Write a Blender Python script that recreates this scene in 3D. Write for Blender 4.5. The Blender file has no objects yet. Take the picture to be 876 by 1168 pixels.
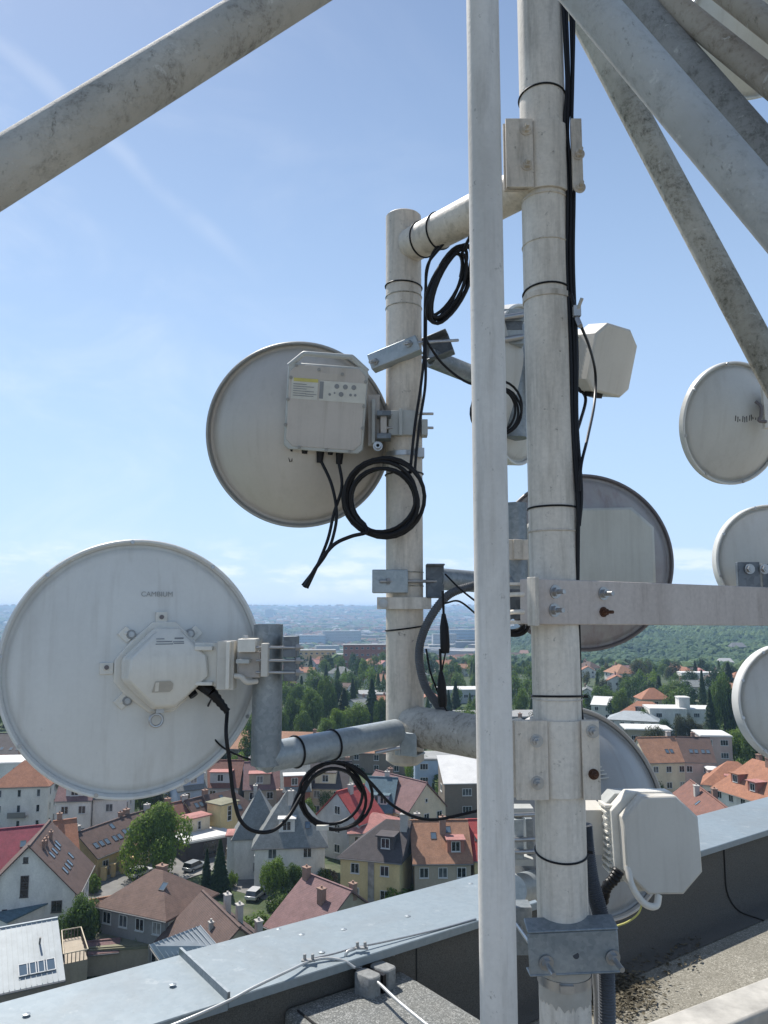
import bpy, math, random
from mathutils import Vector, Matrix, noise
random.seed(7)
V = Vector
rad = math.radians
col = bpy.context.scene.collection
sc = bpy.context.scene
# ---------------------------------------------------------------- camera
H = 42.0
PITCH = rad(6.84)
CP, SP = math.cos(PITCH), math.sin(PITCH)
FPX = 900.0
camd = bpy.data.cameras.new('camera')
cam = bpy.data.objects.new('camera', camd)
col.objects.link(cam)
cam.location = (0, 0, H)
cam.rotation_euler = (math.pi / 2 + PITCH, 0, 0)
camd.sensor_fit = 'VERTICAL'
camd.sensor_height = 36
camd.lens = FPX / 1168 * 36
camd.clip_start = 0.05
camd.clip_end = 40000
sc.camera = cam

def ray(u, v):
    yv = (584 - v) / FPX
    return V(((u - 438) / FPX, CP - yv * SP, SP + yv * CP))

def P(u, v, Y):
    """surveyed point: direction (u, v) seen from the viewpoint, at the real distance Y ahead"""
    d = ray(u, v)
    return V((0, 0, H)) + d * (Y / d.y)

def depth(u, v, Y):
    return Y / ray(u, v).y

def R_(w, u, v, Y):
    return w * 0.5 * depth(u, v, Y) / FPX

def G(u, v, z=0.0):
    d = ray(u, v)
    t = (z - H) / d.z
    return V((0, 0, H)) + d * t

# ---------------------------------------------------------------- mesh builder
class MB:
    def __init__(s):
        s.v = []; s.f = []
    def add(s, vs, fs, M=None):
        n = len(s.v)
        if M is not None:
            vs = [M @ V(p) for p in vs]
        s.v += [tuple(p) for p in vs]
        s.f += [tuple(i + n for i in f) for f in fs]
        return s
    def box(s, c, size, M=None, taper=1.0):
        x, y, z = (q / 2 for q in size)
        vs = []
        for dz, k in ((-z, 1.0), (z, taper)):
            for dx, dy in ((-x, -y), (x, -y), (x, y), (-x, y)):
                vs.append((c[0] + dx * k, c[1] + dy * k, c[2] + dz))
        return s.add(vs, [(3, 2, 1, 0), (4, 5, 6, 7), (0, 1, 5, 4), (1, 2, 6, 5), (2, 3, 7, 6), (3, 0, 4, 7)], M)
    def cyl(s, a, b, r, r2=None, n=24, M=None, caps=True):
        a, b = V(a), V(b)
        r2 = r if r2 is None else r2
        q = (b - a).normalized().to_track_quat('Z', 'Y').to_matrix()
        ex, ey = q @ V((1, 0, 0)), q @ V((0, 1, 0))
        vs = []
        for p, rr in ((a, r), (b, r2)):
            for i in range(n):
                t = 2 * math.pi * i / n
                vs.append(p + ex * rr * math.cos(t) + ey * rr * math.sin(t))
        fs = [(i, (i + 1) % n, n + (i + 1) % n, n + i) for i in range(n)]
        if caps:
            fs += [tuple(range(n - 1, -1, -1)), tuple(range(n, 2 * n))]
        return s.add(vs, fs, M)
    def lathe(s, prof, n=64, M=None, close=False):
        vs = []; fs = []
        for (r, z) in prof:
            for i in range(n):
                t = 2 * math.pi * i / n
                vs.append((r * math.cos(t), r * math.sin(t), z))
        m = len(prof)
        for k in range(m if close else m - 1):
            k2 = (k + 1) % m
            for i in range(n):
                j = (i + 1) % n
                fs.append((k * n + i, k * n + j, k2 * n + j, k2 * n + i))
        return s.add(vs, fs, M)
    def tube(s, pts, r, n=10, M=None, ridge=0.0, closed=False):
        pts = [V(p) for p in pts]
        m = len(pts)
        vs = []; fs = []
        up = V((0.13, 0.21, 0.97))
        pe = None
        for k, p in enumerate(pts):
            if closed:
                d = (pts[(k + 1) % m] - pts[k - 1])
            else:
                d = (pts[min(k + 1, m - 1)] - pts[max(k - 1, 0)])
            d.normalize()
            if pe is None:
                ex = d.cross(up).normalized()
                if ex.length < 0.1: ex = d.cross(V((1, 0, 0))).normalized()
            else:
                ex = (pe - d * pe.dot(d)).normalized()
            pe = ex
            ey = d.cross(ex)
            rr = r[k] if isinstance(r, (list, tuple)) else r
            if ridge: rr = rr * (1 + (ridge if k % 2 else 0))
            for i in range(n):
                t = 2 * math.pi * i / n
                vs.append(p + ex * rr * math.cos(t) + ey * rr * math.sin(t))
        for k in range(m if closed else m - 1):
            k2 = (k + 1) % m
            for i in range(n):
                j = (i + 1) % n
                fs.append((k * n + i, k * n + j, k2 * n + j, k2 * n + i))
        if not closed:
            fs += [tuple(range(n - 1, -1, -1)), tuple((m - 1) * n + i for i in range(n))]
        return s.add(vs, fs, M)
    def prism(s, poly, z0, z1, M=None, inset=0.0, bev=0.0):
        """polygon (x, y) extruded from z0 to z1; bev rounds the far edge inwards"""
        n = len(poly)
        cx = sum(p[0] for p in poly) / n; cy = sum(p[1] for p in poly) / n
        lev = [(z0, 0.0), (z1 - (bev if z1 > z0 else -bev), 0.0)]
        if bev: lev.append((z1, bev))
        vs = []; fs = []
        for z, b in lev:
            for (x, y) in poly:
                dx, dy = x - cx, y - cy
                L = math.hypot(dx, dy) or 1
                k = (L - b - (inset if z == z1 else 0)) / L
                vs.append((cx + dx * k, cy + dy * k, z))
        m = len(lev)
        for k in range(m - 1):
            for i in range(n):
                j = (i + 1) % n
                fs.append((k * n + i, k * n + j, (k + 1) * n + j, (k + 1) * n + i))
        fs += [tuple(range(n - 1, -1, -1)), tuple((m - 1) * n + i for i in range(n))]
        return s.add(vs, fs, M)
    def build(s, name, mat, parent=None, world=True, bevel=0.0, smooth=True, angle=38):
        me = bpy.data.meshes.new(name)
        vs = s.v
        if parent is not None and world:
            inv = MW[parent.name].inverted()
            vs = [inv @ V(p) for p in vs]
        me.from_pydata([tuple(p) for p in vs], [], s.f)
        me.materials.append(mat)
        o = bpy.data.objects.new(name, me)
        col.objects.link(o)
        if parent is not None:
            o.parent = parent
            MW[o.name] = MW[parent.name].copy()
        else:
            MW[o.name] = Matrix.Identity(4)
        if smooth:
            me.polygons.foreach_set('use_smooth', [True] * len(me.polygons))
            me.set_sharp_from_angle(angle=rad(angle))
        if bevel:
            b = o.modifiers.new('bevel', 'BEVEL'); b.width = bevel; b.segments = 2; b.limit_method = 'ANGLE'; b.angle_limit = rad(40)
            b.harden_normals = False
        return o
MW = {}

def tag(o, label=None, cat=None, group=None, kind=None):
    if label: o['label'] = label
    if cat: o['category'] = cat
    if group: o['group'] = group
    if kind: o['kind'] = kind
    return o

def thing(name, label, cat, M=None, group=None):
    o = bpy.data.objects.new(name, None)
    o.empty_display_size = 0.1
    col.objects.link(o)
    if M is None: M = Matrix.Identity(4)
    elif not isinstance(M, Matrix): M = Matrix.Translation(V(M))
    o.matrix_world = M
    MW[o.name] = M.copy()
    return tag(o, label, cat, group)

def frame(center, n, up=V((0, 0, 1)), roll=0.0):
    """local x to the viewer's right, y up, z along n"""
    n = V(n).normalized()
    x = V(up).cross(n).normalized()
    y = n.cross(x)
    M = Matrix((x, y, n)).transposed().to_4x4()
    M.translation = V(center)
    return M @ Matrix.Rotation(roll, 4, 'Z')

def spline(pts, k=8):
    pts = [V(p) for p in pts]
    q = [pts[0] * 2 - pts[1]] + pts + [pts[-1] * 2 - pts[-2]]
    out = []
    for i in range(1, len(q) - 2):
        for j in range(k):
            t = j / k
            a, b, c, d = q[i - 1], q[i], q[i + 1], q[i + 2]
            out.append(0.5 * ((2 * b) + (c - a) * t + (2 * a - 5 * b + 4 * c - d) * t * t + (3 * b - a - 3 * c + d) * t ** 3))
    out.append(pts[-1])
    return out

# ---------------------------------------------------------------- materials
def mat(name, build):
    m = bpy.data.materials.new(name); m.use_nodes = True
    nt = m.node_tree
    b = nt.nodes['Principled BSDF']
    class N: pass
    h = N(); h.nt = nt; h.b = b
    def node(t, **kw):
        n = nt.nodes.new(t)
        for k, v in kw.items():
            if k.startswith('i_'):
                n.inputs[k[2:].replace('_', ' ')].default_value = v
            else: setattr(n, k, v)
        return n
    h.node = node
    h.link = lambda a, c: nt.links.new(a, c)
    h.coord = node('ShaderNodeTexCoord')
    def mapped(scale=(1, 1, 1), out='Object'):
        mp = node('ShaderNodeMapping'); mp.inputs['Scale'].default_value = scale
        h.link(h.coord.outputs[out], mp.inputs['Vector']); return mp.outputs[0]
    h.mapped = mapped
    def noise_(scale, detail=4, rough=0.6, vec=None, dist=0.0):
        n = node('ShaderNodeTexNoise'); n.inputs['Scale'].default_value = scale
        n.inputs['Detail'].default_value = detail; n.inputs['Roughness'].default_value = rough
        n.inputs['Distortion'].default_value = dist
        h.link(vec if vec is not None else h.coord.outputs['Object'], n.inputs['Vector']); return n.outputs['Fac']
    h.noise = noise_
    def ramp(fac, stops, interp='LINEAR'):
        r = node('ShaderNodeValToRGB'); r.color_ramp.interpolation = interp
        e = r.color_ramp.elements
        while len(e) < len(stops): e.new(0.5)
        for k, (p, c) in enumerate(stops):
            e[k].position = p
            e[k].color = (c, c, c, 1) if isinstance(c, (int, float)) else (*c, 1)
        h.link(fac, r.inputs['Fac']); return r.outputs['Color']
    h.ramp = ramp
    def mix(fac, a, b_, mode='MIX'):
        n = node('ShaderNodeMix'); n.data_type = 'RGBA'; n.blend_type = mode
        for s, val in ((n.inputs[0], fac), (n.inputs[6], a), (n.inputs[7], b_)):
            if hasattr(val, 'links'): h.link(val, s)
            elif isinstance(val, (int, float)): s.default_value = val
            else: s.default_value = (*val, 1)
        return n.outputs[2]
    h.mix = mix
    def bump(hgt, strength=0.3, dist=0.01):
        n = node('ShaderNodeBump'); n.inputs['Strength'].default_value = strength; n.inputs['Distance'].default_value = dist
        h.link(hgt, n.inputs['Height']); h.link(n.outputs[0], b.inputs['Normal'])
    h.bump = bump
    def base(c):
        if hasattr(c, 'links'): h.link(c, b.inputs['Base Color'])
        else: b.inputs['Base Color'].default_value = (*c, 1)
    h.base = base
    build(h)
    return m

def painted(name, c, grime=(0.16, 0.14, 0.11), amount=0.5, chips=0.5, rough=0.55, streak=4.0, bumpd=0.0015, fine_=.10, up='z', drips=0.0):
    def f(h):
        big = h.noise(3.0, 5, 0.65, h.mapped((1, 1, 0.35)))
        st = h.noise(streak * 6, 5, 0.7, h.mapped((1, 1, 0.12) if up == 'z' else (1, .07, 1)))
        fine = h.noise(90, 3, 0.6)
        a = h.ramp(big, [(0.42, 0.0), (0.72, amount)])
        s = h.ramp(st, [(0.5, 0.0), (0.78, amount)])
        m = h.mix(1.0, a, s, 'ADD')
        c1 = h.mix(m, c, grime)
        if drips:
            dr = h.noise(34, 3, 0.6, h.mapped((1, 1, .05) if up == 'z' else (1, .05, 1)))
            c1 = h.mix(h.ramp(dr, [(0.54, 0.0), (0.72, drips)]), c1, (0.30, 0.26, 0.21))
        ch = h.ramp(h.noise(38, 6, 0.75), [(0.66 - 0.05 * chips, 0.0), (0.70, chips)])
        c2 = h.mix(ch, c1, (0.10, 0.085, 0.07))
        var = h.ramp(fine, [(0.3, (1 - fine_,) * 3), (0.7, (1 + fine_ * .4,) * 3)])
        h.base(h.mix(1.0, c2, var, 'MULTIPLY'))
        h.b.inputs['Roughness'].default_value = rough
        h.b.inputs['Specular IOR Level'].default_value = 0.4
        h.bump(h.noise(70, 4, 0.6), 0.5, bumpd)
    return mat(name, f)

def galv(name, c1=(0.24, 0.27, 0.29), c2=(0.40, 0.43, 0.45), rough=0.5, metal=0.55, scale=45, stain=0.35):
    def f(h):
        v = h.node('ShaderNodeTexVoronoi'); v.inputs['Scale'].default_value = scale
        h.link(h.coord.outputs['Object'], v.inputs['Vector'])
        sep = h.node('ShaderNodeSeparateColor'); h.link(v.outputs['Color'], sep.inputs[0])
        n = h.noise(7, 5, 0.7)
        base = h.mix(h.ramp(sep.outputs[0], [(0.0, 0.1), (1.0, 0.9)]), c1, c2)
        c = h.mix(h.ramp(n, [(0.45, 0.0), (0.75, stain)]), base, (0.62, 0.63, 0.62))
        h.base(c)
        h.b.inputs['Metallic'].default_value = metal
        h.b.inputs['Roughness'].default_value = rough
        h.bump(h.noise(120, 3, 0.5), 0.25, 0.001)
    return mat(name, f)

def plain(name, c, rough=0.6, metal=0.0, var=0.12, scale=20, bumps=0.0):
    def f(h):
        n = h.noise(scale, 4, 0.65)
        h.base(h.mix(1.0, c, h.ramp(n, [(0.25, (1 - var,) * 3), (0.75, (1 + var,) * 3)]), 'MULTIPLY'))
        h.b.inputs['Roughness'].default_value = rough
        h.b.inputs['Metallic'].default_value = metal
        if bumps: h.bump(h.noise(scale * 6, 3, 0.6), bumps, 0.002)
    return mat(name, f)

def mottled(name, c, dark, lo=0.45, hi=0.6, amt=.8, spkv=.6):
    def f(h):
        a = h.noise(9, 10, 0.78, dist=.4)
        b2 = h.noise(46, 8, 0.8)
        g = h.noise(2.2, 4, 0.6)
        m1 = h.ramp(a, [(lo, 0.0), (hi, amt)])
        m2 = h.ramp(b2, [(0.46, 0.15), (0.64, 1.0)])
        mm = h.mix(1.0, m1, m2, 'MULTIPLY')
        m3 = h.mix(1.0, mm, h.ramp(g, [(0.42, 0.0), (0.66, 0.4)]), 'ADD')
        cc = h.mix(m3, c, dark)
        spk = h.ramp(h.noise(60, 6, 0.75, h.mapped((1, 1, .45))), [(0.60, 0.0), (0.68, spkv)])
        c3 = h.mix(spk, cc, (0.07, 0.065, 0.05))
        wear = h.ramp(h.noise(24, 8, 0.75, dist=.6), [(0.60, 0.0), (0.66, 0.5)])
        h.base(h.mix(wear, c3, (0.68, 0.67, 0.62)))
        h.b.inputs['Roughness'].default_value = 0.8
        h.bump(b2, 1.0, 0.004)
    return mat(name, f)
M = {}
M['paint'] = painted('mast_paint', (0.73, 0.67, 0.585), amount=0.45, chips=0.7, drips=.35)
M['paint_front'] = painted('front_pipe_paint', (0.74, 0.705, 0.655), amount=0.38, chips=0.6, streak=3, fine_=.05, drips=.3)
M['paint_old'] = painted('old_pipe_paint', (0.68, 0.61, 0.52), amount=0.6, chips=0.8, bumpd=0.003)
M['beam'] = painted('beam_paint', (0.56, 0.49, 0.44), grime=(0.22, 0.17, 0.14), amount=0.5, chips=0.5)
M['brace'] = mottled('brace_paint', (0.64, 0.60, 0.53), (0.18, 0.165, 0.14), .46, .64, .75)
M['brace_dark'] = mottled('brace_algae', (0.50, 0.47, 0.40), (0.11, 0.10, 0.07), 0.40, 0.57, .85)
M['brace_brown'] = mottled('brace_brown', (0.46, 0.41, 0.34), (0.17, 0.13, 0.09), 0.42, 0.58, .75, .5)
M['brace_grey'] = mottled('brace_grey', (0.50, 0.50, 0.48), (0.17, 0.165, 0.15), 0.48, 0.66, .7, .5)
M['galv'] = galv('galvanised_steel', (0.19, 0.22, 0.24), (0.27, 0.30, 0.32), scale=95)
M['galv_light'] = galv('galvanised_light', (0.28, 0.32, 0.34), (0.36, 0.40, 0.42), 0.45, 0.45, 110)
M['galv_dark'] = galv('galvanised_dark', (0.10, 0.115, 0.13), (0.18, 0.20, 0.22), 0.5, 0.5, stain=0.1)
M['coping'] = galv('zinc_coping', (0.31, 0.335, 0.34), (0.345, 0.37, 0.375), 0.45, 0.2, 60, 0.22)
M['bolt'] = plain('bolt_steel', (0.42, 0.42, 0.42), 0.35, 0.8)
M['rust'] = plain('rusty_bolt', (0.09, 0.04, 0.022), 0.8, 0.1, 0.5, 60, 0.5)
M['rubber'] = plain('black_cable', (0.012, 0.012, 0.014), 0.42)
M['rubber'].node_tree.nodes['Principled BSDF'].inputs['Specular IOR Level'].default_value = .22
M['conduit'] = plain('grey_conduit', (0.085, 0.09, 0.10), 0.55)
M['plastic'] = painted('radio_plastic', (0.72, 0.69, 0.62), amount=0.12, chips=0.1, rough=0.4, bumpd=0.0004, fine_=.025, up='y', drips=0.15)
M['plastic_warm'] = painted('radio_plastic_warm', (0.60, 0.57, 0.51), amount=0.12, chips=0.1, rough=0.45, bumpd=0.0004, fine_=.025, up='y', drips=0.15)
M['dish_white'] = painted('dish_white', (0.68, 0.68, 0.65), amount=0.12, chips=0.12, rough=0.42, bumpd=0.0004, streak=1.5, fine_=.025, up='y', drips=0.16)
M['dish_grey'] = painted('dish_grey', (0.50, 0.46, 0.41), amount=0.15, chips=0.12, rough=0.36, bumpd=0.0004, streak=1.5, fine_=.025, up='y', drips=0.15)
M['dish_purple'] = painted('dish_weathered', (0.40, 0.39, 0.39), grime=(0.20, 0.13, 0.13), amount=0.5, chips=0.3, rough=0.35, bumpd=0.0005, fine_=.025, up='y', drips=0.3)
M['dish_pale'] = painted('dish_pale', (0.58, 0.58, 0.55), amount=0.12, chips=0.1, rough=0.45, bumpd=0.0004, fine_=.025, up='y', drips=0.15)
M['rim'] = plain('rim_band', (0.30, 0.30, 0.29), 0.45, 0.3)
M['rim_dark'] = plain('rim_band_dark', (0.16, 0.14, 0.14), 0.45, 0.2)
M['radome'] = plain('radome_fabric', (0.62, 0.62, 0.60), 0.7)
M['alu'] = painted('radio_metal', (0.50, 0.46, 0.42), grime=(0.25, 0.23, 0.21), amount=0.35, chips=0.15, rough=0.5, bumpd=0.0005, fine_=.025, up='y', drips=0.4)
M['alu_frame'] = plain('radio_frame', (0.42, 0.43, 0.41), 0.5)
M['label'] = plain('paper_label', (0.55, 0.54, 0.49), 0.6)
M['label_yellow'] = plain('yellow_label', (0.52, 0.46, 0.14), 0.6)
M['label_tan'] = plain('tan_sticker', (0.42, 0.39, 0.34), 0.6)
M['ink'] = plain('ink', (0.05, 0.05, 0.055), 0.6)
M['ink_faint'] = plain('faint_ink', (0.22, 0.23, 0.24), 0.6)
M['wire'] = plain('aluminium_wire', (0.55, 0.55, 0.53), 0.4, 0.4)
M['yellow'] = plain('earth_wire', (0.55, 0.52, 0.16), 0.5)

def bitumen(h):
    v = h.node('ShaderNodeTexVoronoi'); v.inputs['Scale'].default_value = 260
    h.link(h.coord.outputs['Object'], v.inputs['Vector'])
    sep = h.node('ShaderNodeSeparateColor'); h.link(v.outputs['Color'], sep.inputs[0])
    g = h.ramp(sep.outputs[0], [(0.0, (0.10, 0.105, 0.10)), (0.7, (0.20, 0.205, 0.195)), (1.0, (0.38, 0.38, 0.36))])
    st = h.ramp(h.noise(2.2, 6, 0.7), [(0.4, 0.0), (0.75, 0.5)])
    h.base(h.mix(st, g, (0.16, 0.15, 0.12)))
    h.b.inputs['Roughness'].default_value = 0.95
    h.bump(sep.outputs[0], 0.6, 0.003)
M['bitumen'] = mat('slated_bitumen', bitumen)
def bitdark(h):
    v = h.noise(240, 4, 0.7)
    g = h.ramp(v, [(0.3, (0.05, 0.048, 0.043)), (0.7, (0.14, 0.135, 0.12))])
    st = h.ramp(h.noise(1.6, 6, 0.7), [(0.45, 0.0), (0.75, 0.4)])
    h.base(h.mix(st, g, (0.12, 0.10, 0.08)))
    h.b.inputs['Roughness'].default_value = 0.95
    h.bump(v, 0.5, 0.003)
M['bitdark'] = mat('dark_bitumen', bitdark)
def roofgravel(h):
    v = h.node('ShaderNodeTexVoronoi'); v.inputs['Scale'].default_value = 210
    h.link(h.coord.outputs['Object'], v.inputs['Vector'])
    sep = h.node('ShaderNodeSeparateColor'); h.link(v.outputs['Color'], sep.inputs[0])
    g = h.ramp(sep.outputs[0], [(0.0, (0.15, 0.14, 0.11)), (0.8, (0.30, 0.28, 0.23)), (1.0, (0.44, 0.42, 0.36))])
    st = h.ramp(h.noise(3.0, 7, 0.7), [(0.4, 0.0), (0.72, 0.6)])
    h.base(h.mix(st, g, (0.15, 0.14, 0.11)))
    h.b.inputs['Roughness'].default_value = 0.95
    h.bump(sep.outputs[0], 0.6, 0.003)
M['roof_felt'] = mat('roof_felt', roofgravel)
M['concrete'] = plain('kerb_concrete', (0.40, 0.38, 0.34), 0.9, 0, 0.3, 9, 0.5)
M['concrete_grey'] = plain('block_concrete', (0.22, 0.225, 0.22), 0.95, 0, 0.3, 60, 0.7)
M['joint'] = plain('felt_joint', (0.02, 0.02, 0.02), 0.9)
M['litter'] = plain('leaf_litter', (0.10, 0.085, 0.055), 0.9, 0, 0.6, 30)
M['facade'] = plain('tower_render', (0.42, 0.41, 0.38), 0.9, 0, 0.1, 0.6)

def copf(h):
    v = h.node('ShaderNodeTexVoronoi'); v.inputs['Scale'].default_value = 55
    h.link(h.coord.outputs['Object'], v.inputs['Vector'])
    sep = h.node('ShaderNodeSeparateColor'); h.link(v.outputs['Color'], sep.inputs[0])
    base = h.mix(sep.outputs[0], (0.215, 0.26, 0.285), (0.24, 0.285, 0.31))
    dirt = h.ramp(h.noise(2.4, 8, 0.72, dist=.5), [(0.44, 0.0), (0.70, 0.55)])
    c = h.mix(dirt, base, (0.185, 0.20, 0.20))
    pale = h.ramp(h.noise(15, 4, 0.6), [(0.62, 0.0), (0.70, 0.4)])
    c = h.mix(pale, c, (0.36, 0.39, 0.40))
    spot = h.ramp(h.noise(75, 3, 0.6), [(0.68, 0.0), (0.74, 0.6)])
    h.base(h.mix(spot, c, (0.12, 0.11, 0.09)))
    h.b.inputs['Roughness'].default_value = 0.5; h.b.inputs['Metallic'].default_value = 0.15
    h.bump(h.noise(3.5, 3, 0.5), 0.35, 0.02)
M['coping'] = mat('zinc_coping_sheet', copf)

M['brace_rough'] = mottled('brace_rough', (0.33, 0.33, 0.32), (0.13, 0.13, 0.12), .42, .58, .9, .8)
M['dish_box'] = painted('weathered_box', (0.56, 0.55, 0.49), amount=0.2, chips=0.1, rough=0.45, bumpd=0.0004, fine_=.025, up='y', drips=.15)

M['dish_slate'] = painted('dish_slate', (0.33, 0.34, 0.345), amount=0.25, chips=0.1, rough=0.35, bumpd=0.0004, fine_=.025, up='y', drips=.2)
M['cross_old'] = mottled('cross_pipe_paint', (0.60, 0.565, 0.50), (0.17, 0.155, 0.13), .40, .58, .85, .8)
# ================================================================ mast and frames
def hexbolt(mb, c, n, r=0.014, rod=0.03, nut=0.012):
    """washer, nut and a rod end pointing along n"""
    c = V(c); n = V(n).normalized()
    mb.cyl(c, c + n * 0.003, r * 1.45, n=20)
    mb.cyl(c + n * 0.003, c + n * (0.003 + nut), r, n=6)
    mb.cyl(c + n * 0.003, c + n * (0.003 + rod), r * 0.5, n=10)

def ring(mb, c, R, r, n=40, axis=V((0, 0, 1)), wob=0.0, seed=0):
    q = axis.to_track_quat('Z', 'Y').to_matrix()
    pts = []
    for i in range(n):
        t = 2 * math.pi * i / n
        pts.append(V(c) + q @ V((R * math.cos(t), R * math.sin(t), wob * math.sin(t + seed))))
    mb.tube(pts, r, 8, closed=True)

MX, MY, MR = 0.471, 2.19, 0.0665
def mz(v, Y=MY - MR): return P(633, v, Y).z
mast = thing('mast_pipe', 'thick cream painted vertical mast with black cables strapped to it and bolted sleeve clamps', 'mast', (MX, MY, 40.4))
m = MB(); m.cyl((MX, MY, 40.4), (MX, MY, 45.3), MR, n=64); m.build('pipe', M['paint'], mast)
m = MB(); m.cyl((MX, MY, 40.4), (MX, MY, 40.415), 0.16, n=8); m.build('base_plate', M['galv'], mast)
for v, rr in ((270, .0022), (604, .003), (218, .003), (800, .002)):
    m = MB(); ring(m, (MX, MY, mz(v)), MR + 0.0005, rr); m.build('weld_ring', M['paint_old'], mast)
for v, wob in ((97, .006), (325, .009), (577, .0015), (797, .006), (980, -.012)):
    m = MB(); ring(m, (MX, MY, mz(v)), MR + 0.002, 0.0028, wob=wob)
    m.box((MX + MR + .006, MY - .01, mz(v)), (.016, .008, .007))
    m.build('cable_tie', M['rubber'], mast)
m = MB(); m.lathe([(MR + .001, -.009), (MR + .0035, -.008), (MR + .0035, .008), (MR + .001, .009)], 64, Matrix.Translation((MX, MY, mz(332))))
m.build('hose_clamp', M['paint_old'], mast)
m = MB(); m.lathe([(MR + .001, -.012), (MR + .004, -.011), (MR + .004, .011), (MR + .001, .012)], 64, Matrix.Translation((MX, MY, mz(1127))))
m.box((MX - .01, MY - MR - .006, mz(1127)), (.035, .012, .018))
m.build('hose_clamp', M['bolt'], mast)
# torn tape under the band
m = MB(); nn = 40; z0 = mz(1112); pts = []
for i in range(nn + 1):
    a = math.pi + math.pi * i / nn
    for z in (z0, z0 - .075 - .018 * random.random()):
        pts.append((MX + (MR + .0016) * math.cos(a), MY + (MR + .0016) * math.sin(a), z))
m.add(pts, [(2 * i, 2 * i + 1, 2 * i + 3, 2 * i + 2) for i in range(nn)])
m.build('torn_tape', M['label_tan'], mast)

def sleeve(v0, v1, lp, rp, name, bolts_l, bolts_r, back=None):
    """sleeve around the mast with bolted flanges left (lp) and right (rp) of it"""
    t = MB(); z0, z1 = mz(v1), mz(v0)
    t.lathe([(MR + .001, z0), (MR + .008, z0), (MR + .008, z1), (MR + .001, z1)], 64, Matrix.Translation((MX, MY, 0)))
    s = t.build(name, M['paint'], mast)
    for (u0, u1), bolts, sgn in ((lp, bolts_l, -1), (rp, bolts_r, 1)):
        yf = MY - .066
        a = P(u0, (v0 + v1) / 2, yf); b = P(u1, (v0 + v1) / 2, yf)
        f = MB(); f.box(((a.x + b.x) / 2, yf, (z0 + z1) / 2), (b.x - a.x, .010, z1 - z0 + .006))
        f.box(((a.x + b.x) / 2 - sgn * -.004, yf + .022, (z0 + z1) / 2), (b.x - a.x, .010, z1 - z0 + .003))
        f.build('flange', M['paint_old'], mast, bevel=.0015)
        for (u, v, mt) in bolts:
            g = MB(); hexbolt(g, P(u, v, yf - .005), (0, -1, 0), .0095 if mt == 'rust' else .0118, .028)
            g.build('bolt', M[mt], mast)
    return s
sleeve(137, 213, (577, 608), (652, 664), 'sleeve_clamp', [(600, 148, 'paint_old'), (601, 188, 'paint_old')], [(660, 176, 'paint_old'), (661, 214, 'paint_old')])
sleeve(823, 911, (588, 625), (664, 684), 'sleeve_clamp', [(612, 845, 'bolt'), (613, 893, 'bolt')], [(676, 834, 'bolt'), (677, 883, 'rust')])

# front pipe
fp = tag(MB().cyl((0.2315, 1.70, 40.4), (0.2315, 1.70, 45.3), 0.0378, n=64).build('scaffold_pipe', M['paint_front']),
         'slim smooth white vertical pipe standing in front of all the others', 'pipe')
# outer frame on the left
fx, fy, fr = 0.068, 2.62, 0.0615
ztop, zbot = P(462, 247, fy).z, P(462, 868, fy).z
fr_t = thing('antenna_frame', 'cream painted pipe frame, a short upright joined to the mast by two level cross pipes', 'pipe frame', (fx, fy, zbot))
m = MB(); m.lathe([(0.001, zbot - .012), (fr * .7, zbot - .009), (fr, zbot + .004), (fr, ztop - .004), (fr - .004, ztop), (.001, ztop + .001)], 64, Matrix.Translation((fx, fy, 0)))
m.build('upright_pipe', M['paint_old'], fr_t)
zu = (P(462, 283, 2.56).z + P(598, 205, 2.2).z) / 2
m = MB(); m.cyl((fx + .025, fy - .035, zu), (MX - .03, MY - .02, zu), 0.058, n=48); m.build('cross_pipe', M['paint_old'], fr_t)
zl = P(462, 829, 2.56).z
m = MB(); m.cyl((fx + .020, fy - .035, zl), (MX - .03, MY - .02, zl), 0.062, n=48); m.build('cross_pipe', M['cross_old'], fr_t)
def fz(v): return P(462, v, fy - fr).z
for v in (332, 345, 652, 668):
    m = MB(); ring(m, (fx, fy, fz(v)), fr + .0003, .0022); m.build('weld_ring', M['brace_dark'], fr_t)
for v, w in ((320, .004), (717, -.008), (538, -.002)):
    m = MB(); ring(m, (fx, fy, fz(v)), fr + .002, .0026, wob=w, seed=1.5); m.build('cable_tie', M['rubber'], fr_t)
xd = (V((MX, MY, 0)) - V((fx, fy, 0))).normalized()
for k in (.07, .15):
    A9, B9 = V((fx + .025, fy - .035, zu)), V((MX - .03, MY - .02, zu)); xd = (B9 - A9).normalized()
    m = MB(); ring(m, A9 + xd * (k - .01), .0595, .0030, axis=xd, wob=.006); m.build('cable_tie', M['rubber'], fr_t)
m = MB(); m.lathe([(fr + .001, -.008), (fr + .004, -.008), (fr + .004, .008), (fr + .001, .008)], 48, Matrix.Translation((fx, fy, fz(516)))); m.box((fx + .05, fy - .05, fz(516)), (.03, .03, .03)); m.build('hose_clamp', M['bolt'], fr_t)
# white half-shell clamp under the lower bracket
a, b = P(430, 688, 2.545), P(492, 688, 2.545)
m = MB(); m.box(((a.x + b.x) / 2, 2.545, a.z), (b.x - a.x, .012, .038)); m.lathe([(fr + .001, -.019), (fr + .012, -.019), (fr + .012, .019), (fr + .001, .019)], 48, Matrix.Translation((fx, fy, a.z)))
m.build('strap_clamp', M['paint'], fr_t, bevel=.001)
m = MB(); hexbolt(m, P(437, 688, 2.538), (0, -1, 0), .010, .02); m.build('bolt', M['bolt'], fr_t)

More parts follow.
